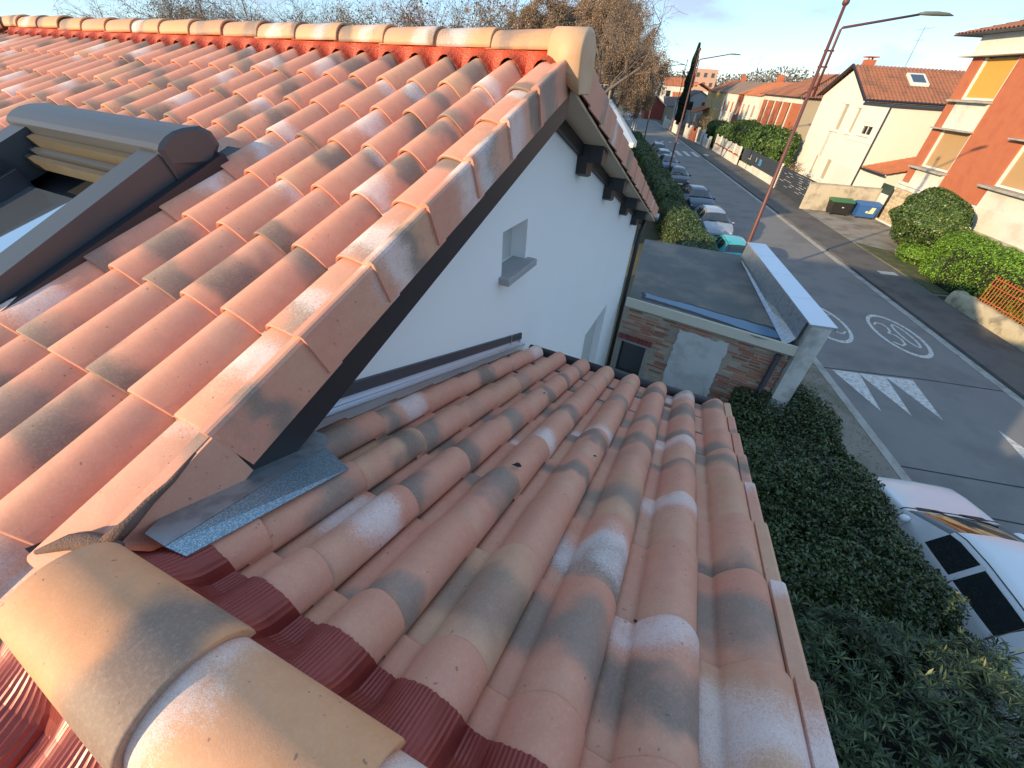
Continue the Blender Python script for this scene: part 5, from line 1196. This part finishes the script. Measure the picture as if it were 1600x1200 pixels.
for i in range(6): mb = MB(); mb.bbox(.05, .09, .15+i*2.05, 2.17+i*2.05, .76 if i < 4 else .78, 2.0, .006); mb.make('panel', M['anthracite'], ff)
m_gr = mat('blue_graffiti', (.08, .35, .65), .6, .05, 4); mb = MB()
gp = [(6.3, 1.1), (5.7, 1.12), (5.6, 1.5), (6.1, 1.55), (6.2, 1.35), (5.7, 1.3)]
for p_, q_ in zip(gp[:-1], gp[1:]): mb.box(.040, .048, min(p_[0], q_[0])-.05, max(p_[0], q_[0])+.05, min(p_[1], q_[1])-.05, max(p_[1], q_[1])+.05)
mb.make('graffiti', m_gr, ff)
mb = MB(); mb.box(.040, .048, 7.2, 7.3, 1.2, 1.6); mb.box(.040, .048, 9.2, 9.9, 1.15, 1.22); mb.box(.040, .048, 9.2, 9.27, 1.22, 1.6); mb.make('graffiti', M['white_frame'], ff)
wf = thing('picket_wall', 'white louvred fence panels between posts on a low concrete wall, with an orange strip', 'fence', S(17.4, 58.4), SA)
mb = MB(); mb.bbox(0, .22, 0, 12.5, 0, .95, .02); mb.make('base_wall', M['white_wall'], wf)
mb = MB(); mb.box(-.03, .24, 0, 12.5, .955, 1.02); mb.make('brick_strip', M['orange_brick'], wf)
for i in range(6): mb = MB(); mb.bbox(.02, .2, i*2.45-.1, i*2.45+.1, 1.025, 2.0+.12*(i > 3), .01); mb.make('post', M['white_frame'], wf)
for i in range(5):
    for j in range(7): mb = MB(); mb.box(.09, .12, i*2.45+.12, i*2.45+2.33, 1.1+j*.12, 1.19+j*.12); mb.make('slat', M['white_frame'], wf)
b_ = 72.5; specs = [(3.4, 'white_wall', 1.6, 'low white garden wall'), (4.0, 'cream_wall', 2.1, 'tall pale garden wall with a grey panel'), (3.6, 'orange_brick', 1.9, 'orange brick garden wall'), (3.8, 'cream_wall', 2.0, 'cream garden wall'), (5.5, 'cream_wall', 1.9, 'pale garden wall with a gap'), (9, 'white_wall', 2.0, 'farthest white garden wall')]
for i, (L_, mm, h_, lb) in enumerate(specs):
    t = thing('garden_wall', lb+' on the right pavement beyond the picket wall', 'wall', S(17.0-.28*i-(.7 if i > 3 else 0), b_), SA+.03, 'garden walls along the far right pavement')
    mb = MB(); mb.bbox(0, .22, 0, L_-.1, 0, h_*.75, .02); mb.make('wall', M[mm], t)
    for y in (0, L_-.42): mb = MB(); mb.bbox(-.05, .30, y, y+.35, 0, h_, .02); mb.make('pillar', M['white_wall' if mm != 'orange_brick' else mm], t)
    if i == 1: mb = MB(); mb.box(-.03, -.005, 1.0, 3.0, .4, 1.9); mb.make('panel', M['concrete'], t)
    b_ += L_+.3+(i > 2)*1.5
# ---- stone wall and railing, right foreground
sw_ = thing('low_stone_wall', 'low mottled stone wall at the right edge of the pavement below the orange railing', 'wall', S(17.15, 3.0), SA)
mb = MB(); rows_ = []
rr = random.Random(2); prof_ = [(-.02, 0), (-.05, .3), (-.02, .60), (.06, .70), (.25, .73), (.38, .66), (.42, 0)]
for i in range(71):
    y = i*.25; r = []
    for (x, z) in prof_: r.append((x+rr.uniform(-.02, .02), y+(0 if i < 70 else -.1), z+(rr.uniform(-.025, .025) if z > 0 else 0)-(.08 if i == 70 and z > .5 else 0)))
    rows_.append(r)
mb.grid(rows_); mb.add(rows_[-1], [tuple(range(7))]); mb.make('wall', mat('mottled_limestone', (.50, .43, .29), .95, .2, 2.2, (.20, .17, .13), 1.6, .8, bump=.9, bdist=.03), sw_, smooth=True)
rl = thing('railing', 'orange painted metal railing on the low stone wall', 'railing', S(17.32, 3.0, .72), SA)
M['orange_paint'] = mat('orange_painted_metal', (.50, .12, .04), .6, .1, 5)
mb = MB(); mb.bbox(-.02, .02, 0, 16.2, .12, .15, .004); mb.bbox(-.02, .02, 0, 16.2, .98, 1.01, .004); mb.bbox(-.02, .02, 0, 16.2, .70, .72, .004); mb.make('rail', M['orange_paint'], rl)
mb = MB(); mb.bbox(-.011, .011, -.011, .011, 0, 1.12, .003); bar_me = D.meshes.new('bar'); bar_me.from_pydata(mb.v, [], mb.f); bar_me.materials.append(M['orange_paint']); fixn(bar_me)
for i in range(110): o = link('bar', bar_me, rl); o.location = (0, 16.2-i*.148, 0)
gy_ = thing('gate', 'dark red iron gate at the foot of the white ground floor behind the hedge', 'gate', S(21.3, 25.4), SA)
for i in range(14): mb = MB(); mb.box(0, .02, i*.13, i*.13+.02, 0, 1.5); mb.make('bar', M['rust'], gy_)
mb = MB(); mb.box(-.01, .03, 0, 1.75, .2, .24); mb.box(-.01, .03, 0, 1.75, 1.3, 1.34); mb.make('rail', M['rust'], gy_)
# bushes on the right
def ball_bush(label, a, b, rx, ry, rz, zc, n, size, m, seed, cat='bush', amp=.2):
    rng = np.random.default_rng(seed); t = thing('bush', label, cat, S(a, b), SA); d = rng.normal(0, 1, (n, 3)); d /= np.linalg.norm(d, axis=1)[:, None]
    d[:, 2] = np.abs(d[:, 2])*np.where(rng.random(n) < .75, 1, -1); sd = mk_seeds(rng); r = 1+lumps(d*2, sd, amp, 1.3)-rng.exponential(.07, n)
    p = d*r[:, None]*np.array([rx, ry, rz])+np.array([0, 0, zc]); p[:, 2] = np.maximum(p[:, 2], .12)
    link('foliage', leaves_mesh('foliage', p, d, size, .45, .7, m, rng=rng), t, kind='stuff')
    mb = MB(); mb.sph((0, 0, zc), (rx*.84, ry*.84, rz*.84), 14, 9); mb.tube([(0, 0, 0), (0, 0, zc)], .12, 8); mb.make('branches', M['core'], t); return t
ball_bush('big round dark laurel bush in front of the brick apartment block', 20.1, 28.3, 1.5, 2.4, 1.55, 1.75, 34000, .13, M['leaf_laurel'], 41)
ball_bush('small bush with yellow flowers at the foot of the round laurel bush', 18.7, 26.0, .7, 1.1, .5, .5, 5000, .09, M['leaf_bright'], 43)
hedge('hedge', 'bright green clipped hedge behind the low stone wall and orange railing', 'hedge', -.9, 1.3, -13, 2.0, 0, 2.35, 60000, .085, M['leaf_bright'], 44, S(18.6, 22.2), SA, amp=.14, bulge=.6)
hedge('hedge', 'wide green shrub hedge behind the dark panel fence and white picket wall', 'hedge', 0, 3.2, 0, 17, 0, 3.9, 30000, .22, M['leaf_mid'], 45, S(18.2, 52), SA, amp=.5, bulge=1.2, freq=1.0)
hedge('hedge', 'green hedge behind the low white wall in front of the yellow row houses', 'hedge', 0, 3.0, 0, 13, 0, 3.0, 16000, .22, M['leaf_mid'], 46, S(18.0, 69.4), SA, amp=.5, bulge=1.0, freq=1.0)
PS = tree_proto(301, 4.2, 1.2, 3, 500, .12, M['bark_dark'], M['leaf_brown'], 0, 5, 1.6)
for i, (a, b, sc) in enumerate(((19.5, 68, 1.15), (19.8, 72.5, 1.1), (19.3, 78, 1.2), (19.2, 86, 1.1), (19.0, 93, 1.1))): put_tree(PS, ['first', 'second', 'third', 'fourth', 'fifth'][i]+' small pruned bare tree in the row house gardens, counted from the hipped house', S(a, b), i*1.7, sc, 'small pruned trees in front of the row houses', 'pruned_tree')
put_tree(PS, 'dry pale shrub tree beside the slatted gate behind the fence', S(19.5, 47.5), 2., .7, None, 'pruned_tree')
# ---- house with orange columns and hipped roof
hc = thing('hipped_house', 'house with a brown hipped roof, cream band and orange wall panels behind the hedge', 'house', S(22, 58.8), SA)
mb = MB(); mb.box(0, .3, 0, 12.2, 0, 6.35); mb.make('panel_wall', M['orange_brick'], hc); mb = MB(); mb.box(-.06, .3, -.02, 12.3, 6.36, 7.15); mb.make('cream_band', M['cream_wall'], hc)
mb = MB(); mb.box(.31, 9, 0, .3, 0, 7.1); mb.box(8.7, 9, .31, 12, 0, 7.1); mb.box(.31, 9, 12, 12.3, 0, 7.1); mb.make('side_wall', M['beige_wall'], hc)
for y in (2.2, 4.9, 7.6, 10.3): mb = MB(); mb.box(-.05, -.004, y, y+.42, 0, 6.34); w_ = mb.make('window', M['glass'], hc); mb = MB(); mb.box(-.1, -.004, y-.13, y-.01, 0, 6.34); mb.make('frame', M['white_frame'], w_)
gable_roof_b(hc, 0, 9, 0, 12.3, 7.2, 9.2, M['old_tiles'], .6, .95)
# ---- row of yellow houses
rh_specs = [(72.2, 8.2, 'cream_wall', 'orange_tiles', 8.35, 'cream row house with an orange tiled roof'), (80.6, 3.0, 'orange_brick', 'orange_tiles', 8.3, 'narrow orange row house'), (83.8, 8.5, 'cream_wall', 'grey_tiles', 8.3, 'pale row house under a grey tiled roof'), (92.5, 7.2, 'yellow', 'grey_tiles', 8.4, 'yellow row house with shutters'), (99.9, 6.6, 'yellow', 'old_tiles', 8.5, 'last yellow row house with a dark brown roof')]
M['yellow'] = mat('yellow_render', (.60, .42, .17), .9, .08, 1.2)
for i, (b0, L_, mm, rm, zr, lb) in enumerate(rh_specs):
    t = thing('row_house', lb+' in the terrace beyond the hedge', 'house', S(22, b0), SA, 'terrace of row houses')
    mb = MB(); mb.box(0, 8, 0, L_, 0, 6.6); mb.prism([(0, 6.6), (8, 6.6), (4, zr-.1)], 'y', 0, L_); mb.make('wall', M[mm], t)
    gable_roof_b(t, 0, 8, .05, L_-.05, 6.7, zr, M[rm], .2)
    for y in np.arange(1.2, L_-1.6, 2.6):
        for z0 in (1.0, 4.1): facade_window(t, -.002, y, y+1.1, z0, z0+1.5, 'shut', M['beige_wall'] if i != 2 else M['orange_brick'], .07)
    if i in (0, 3): mb = MB(); mb.box(3.6, 4.4, L_-.9, L_-.3, zr-.4, zr+.9); mb.make('chimney', M['orange_brick'], t)
pr = thing('porch', 'small porch with an orange sloping roof at the end of the row houses', 'porch', S(19.4, 101), SA)
mb = MB(); roof_sheet(mb, (0, 6.5, 3.0), (0, -1, 0), (1, 0, .42), 6.5, 2.8, pitch=.4); mb.make('roof_tiles', M['orange_tiles'], pr, kind='stuff')
for y in (.2, 6.1): mb = MB(); mb.box(.2, .5, y, y+.3, 0, 3.0); mb.make('post', M['cream_wall'], pr)
# ---- far end of the street
rg = thing('red_gabled_garage', 'small dark red gabled building with a long brown roof at the end of the street', 'building', S(12.2, 126), SA)
mb = MB(); mb.prism([(0, 0), (4.6, 0), (4.6, 3.0), (2.0, 4.9), (0, 3.5)], 'y', 0, 8); mb.make('wall', mat('dark_red_brick_wall', (.26, .055, .04), .85, .1, 1), rg)
mb = MB(); 
for s_ in ((2.0, 4.9, 5.0, 2.75), (2.0, 4.9, -.5, 3.2)): mb.prism([(s_[0], s_[1]), (s_[2], s_[3]), (s_[2], s_[3]+.2), (s_[0], s_[1]+.2)], 'y', -.3, -.05)
mb.make('barge_board', M['white_frame'], rg)
mb = MB(); mb.box(4.61, 11.5, .5, 8, 0, 3.0); mb.make('wing_wall', M['beige_wall'], rg); mb = MB(); roof_sheet(mb, (4.3, .2, 3.0), (1, 0, 0), (0, 1, .45), 8, 4.4, pitch=.4); roof_sheet(mb, (-.4, -.3, 3.2), (0, 1, 0), (1, 0, .7), 8, 2.9, pitch=.4); mb.make('roof_tiles', M['grey_tiles'], rg, kind='stuff')
fh = thing('far_house', 'far white house with an orange roof left of the cypress', 'house', S(18.2, 146), SA)
mb = MB(); mb.box(0, 6.5, 0, 7, 0, 7.0); mb.make('wall', M['white_wall'], fh); mb = MB(); roof_sheet(mb, (-.3, -.3, 6.9), (1, 0, 0), (0, 1, .5), 7.1, 4.4, pitch=.4); mb.make('roof_tiles', M['orange_tiles'], fh, kind='stuff')
mb = MB(); mb.box(2.6, 6.3, -1.8, -.02, 0, 4.4); mb.make('porch_wall', M['cream_wall'], fh); mb = MB(); roof_sheet(mb, (2.4, -2.1, 4.4), (1, 0, 0), (0, 1, .6), 4.1, 2.3, pitch=.4); mb.make('porch_roof', M['orange_tiles'], fh, kind='stuff')
for (x, z) in ((.7, 4.2), (.7, 1.2)): mb = MB(); mb.box(x, x+1.2, -.05, -.004, z, z+1.6); mb.make('window', M['glass'], fh)
gw_ = thing('grey_gabled_house', 'grey-white gabled house half hidden between the cypress and the row houses', 'house', S(18.3, 113), SA)
mb = MB(); mb.prism([(0, 0), (7, 0), (7, 4.6), (3.5, 6.4), (0, 4.6)], 'y', 0, 8); mb.make('wall', mat('grey_white_render', (.42, .42, .42), .9, .1, 1.5), gw_); gable_roof_b(gw_, 0, 7, 0, 8, 4.7, 6.5, M['grey_tiles'], .3)
for x in (1.4, 4.4): mb = MB(); mb.box(x, x+1.2, -.05, -.004, 3.0, 4.5); mb.make('window', M['glass'], gw_)
ft_ = thing('far_block', 'distant pinkish apartment block rising beyond the cypress', 'building', S(36, 210), SA)
mb = MB(); mb.box(0, 9, 0, 9, 0, 12.6); mb.make('wall', mat('pinkish_render', (.52, .32, .24), .9, .06, 1), ft_)
for z in (4, 7, 10):
    for x in (1.2, 4, 6.8): mb = MB(); mb.box(x, x+1.2, -.05, -.004, z, z+1.4); mb.make('window', M['glass'], ft_)
fr = [(30, 128, 9, 9, 6.5, 8.3, 'old_tiles'), (33, 100, 10, 10, 6.6, 8.6, 'orange_tiles'), (33, 84, 9, 10, 6.4, 8.8, 'old_tiles'), (35, 62, 10, 12, 7, 9.2, 'old_tiles'), (26, 160, 9, 9, 6, 8, 'orange_tiles'), (40, 140, 12, 12, 6.5, 8.6, 'orange_tiles')]
for i, (a, b, wa, wb, ze, zr, rm) in enumerate(fr):
    t = thing('back_house', ['pale house with brown roof far behind the end of the terrace', 'house with an orange roof showing above the terrace', 'house with a dark brown roof showing behind the terrace', 'house with a brown roof behind the hipped house', 'small far house with an orange roof near the distant wood', 'far house with an orange roof on the right of the distant wood'][i], 'house', S(a, b), SA, None)
    mb = MB(); mb.box(0, wa, 0, wb, 0, ze); mb.make('wall', M['cream_wall'], t); gable_roof_b(t, 0, wa, 0, wb, ze+.05, zr, M[rm], .3)
# cypress
cyp = thing('cypress', 'tall thin dark cypress tree at the end of the street', 'tree', S(18.6, 112), SA)
rng = np.random.default_rng(77); n = 9000; z = rng.uniform(0, 1, n)**.9; rad = 1.15*np.sqrt(np.clip(1-z, 0, 1))*(.55+.45*np.minimum(1, z*6))*(1+.15*np.sin(z*25)); th = rng.uniform(0, 6.28, n); rr_ = rad*rng.uniform(.75, 1.05, n)
p = np.c_[rr_*np.cos(th)+z*.25, rr_*np.sin(th), .3+z*13.9]; link('crown', leaves_mesh('crown', p, np.c_[np.cos(th), np.sin(th), np.full(n, .5)], .42, .4, .4, leafmat('cypress_leaves', (.008, .018, .008), (.016, .032, .014), (.03, .05, .02), .7, .2), rng=rng), cyp, kind='stuff')
mb = MB(); mb.tube([(0, 0, 0), (.1, 0, 7), (.2, 0, 12.5)], [.8, .65, .1], 10); mb.make('trunk', M['core'], cyp)
# ---- long white flat-roofed building beyond the gable
lb = thing('flat_roofed_building', 'long white flat-roofed building beyond the gable with a thin white roof railing', 'building', S(-5.5, 22.6), SA)
mb = MB(); mb.box(0, 7.3, 0, 50, 0, 4.9); mb.make('wall', M['white_wall'], lb)
mb = MB(); mb.bbox(-.15, 7.5, -.15, 50.2, 4.905, 5.12, .02); mb.make('roof_slab', mat('white_roof_membrane', (.66, .68, .70), .7, .05, 1.5), lb)
mb = MB(); mb.bbox(7.505, 7.62, -.18, 50.3, 4.95, 5.20, .01); mb.make('gutter', M['zinc'], lb)
mb = MB()
for i in range(5): mb.tube([(3.5+i*.9, 46, 5.12), (3.5+i*.9, 46, 6.8)], .03, 6)
mb.tube([(3.5, 46, 6.8), (7.1, 46, 6.8)], .03, 6); mb.make('roof_railing', M['white_frame'], lb)
# house fronts left behind the camera side of the street are not seen; bollards at the far kerb
for i, (a, b) in enumerate(((7.6, 88), (7.6, 92), (7.6, 97))):
    t = thing('bollard', ['nearest', 'middle', 'farthest'][i]+' of three white bollards on the left kerb far down the street', 'bollard', S(a, b), SA, 'white bollards on the far left kerb'); mb = MB(); mb.tube([(0, 0, 0), (0, 0, 1.0)], .09, 8); mb.make('post', M['white_frame'], t); mb = MB(); mb.sph((0, 0, 1.05), .10, 8, 6); mb.make('cap', M['white_frame'], t)

# unseen house added behind the camera so that shade falls across the car and road
bh = thing('unseen_shade_house', 'unseen rendered gabled house added behind the viewpoint to shade the street', 'house', (-8.5, -25, 0))
mb = MB(); mb.box(0, 11.5, 0, 12.5, 0, 7.2); mb.prism([(0, 7.2), (12.5, 7.2), (6.25, 9.3)], 'x', 0, 11.5) ; mb.make('wall', M['cream_wall'], bh)
gable_roof_a(bh, 0, 11.5, 0, 12.5, 7.3, 9.6, M['old_tiles'], .4)

rr = random.Random(4); m_chip = mat('dark_mortar_crumb', (.03, .028, .027), .9, .2, 20)
for i, (x, y) in enumerate(((-.405, 1.02), (-.16, 1.36), (.145, .62), (-.62, 1.9))):
    mb = MB(); a_ = rr.uniform(0, 3); L_ = .017 if i == 0 else .007
    mb.add([(L_*rr.uniform(.7, 1.3)*math.cos(a_+k*1.05)*(1 if k % 3 else 1.6), L_*rr.uniform(.5, 1)*math.sin(a_+k*1.05), 0) for k in range(6)]+[(L_*.5*math.cos(a_+k*1.05), L_*.4*math.sin(a_+k*1.05), L_*.6) for k in range(6)],
           [tuple(range(6, 12))]+[(k, (k+1) % 6, 6+(k+1) % 6, 6+k) for k in range(6)])
    ph = (JX-x) % P; o = mb.make('mortar_crumb', m_chip); o.location = (x, y, crestL(y)+prof(ph)-HH+.006); o.rotation_euler = (-SLOPE, 0, 0)
    tag(o, ['largest dark crumb lying on the lower terracotta roof', 'tiny dark crumb on the lower roof just beyond the largest one', 'tiny dark crumb on the lower roof nearest the viewer', 'tiny dark crumb on the lower roof nearest the white gable wall'][i], 'debris')
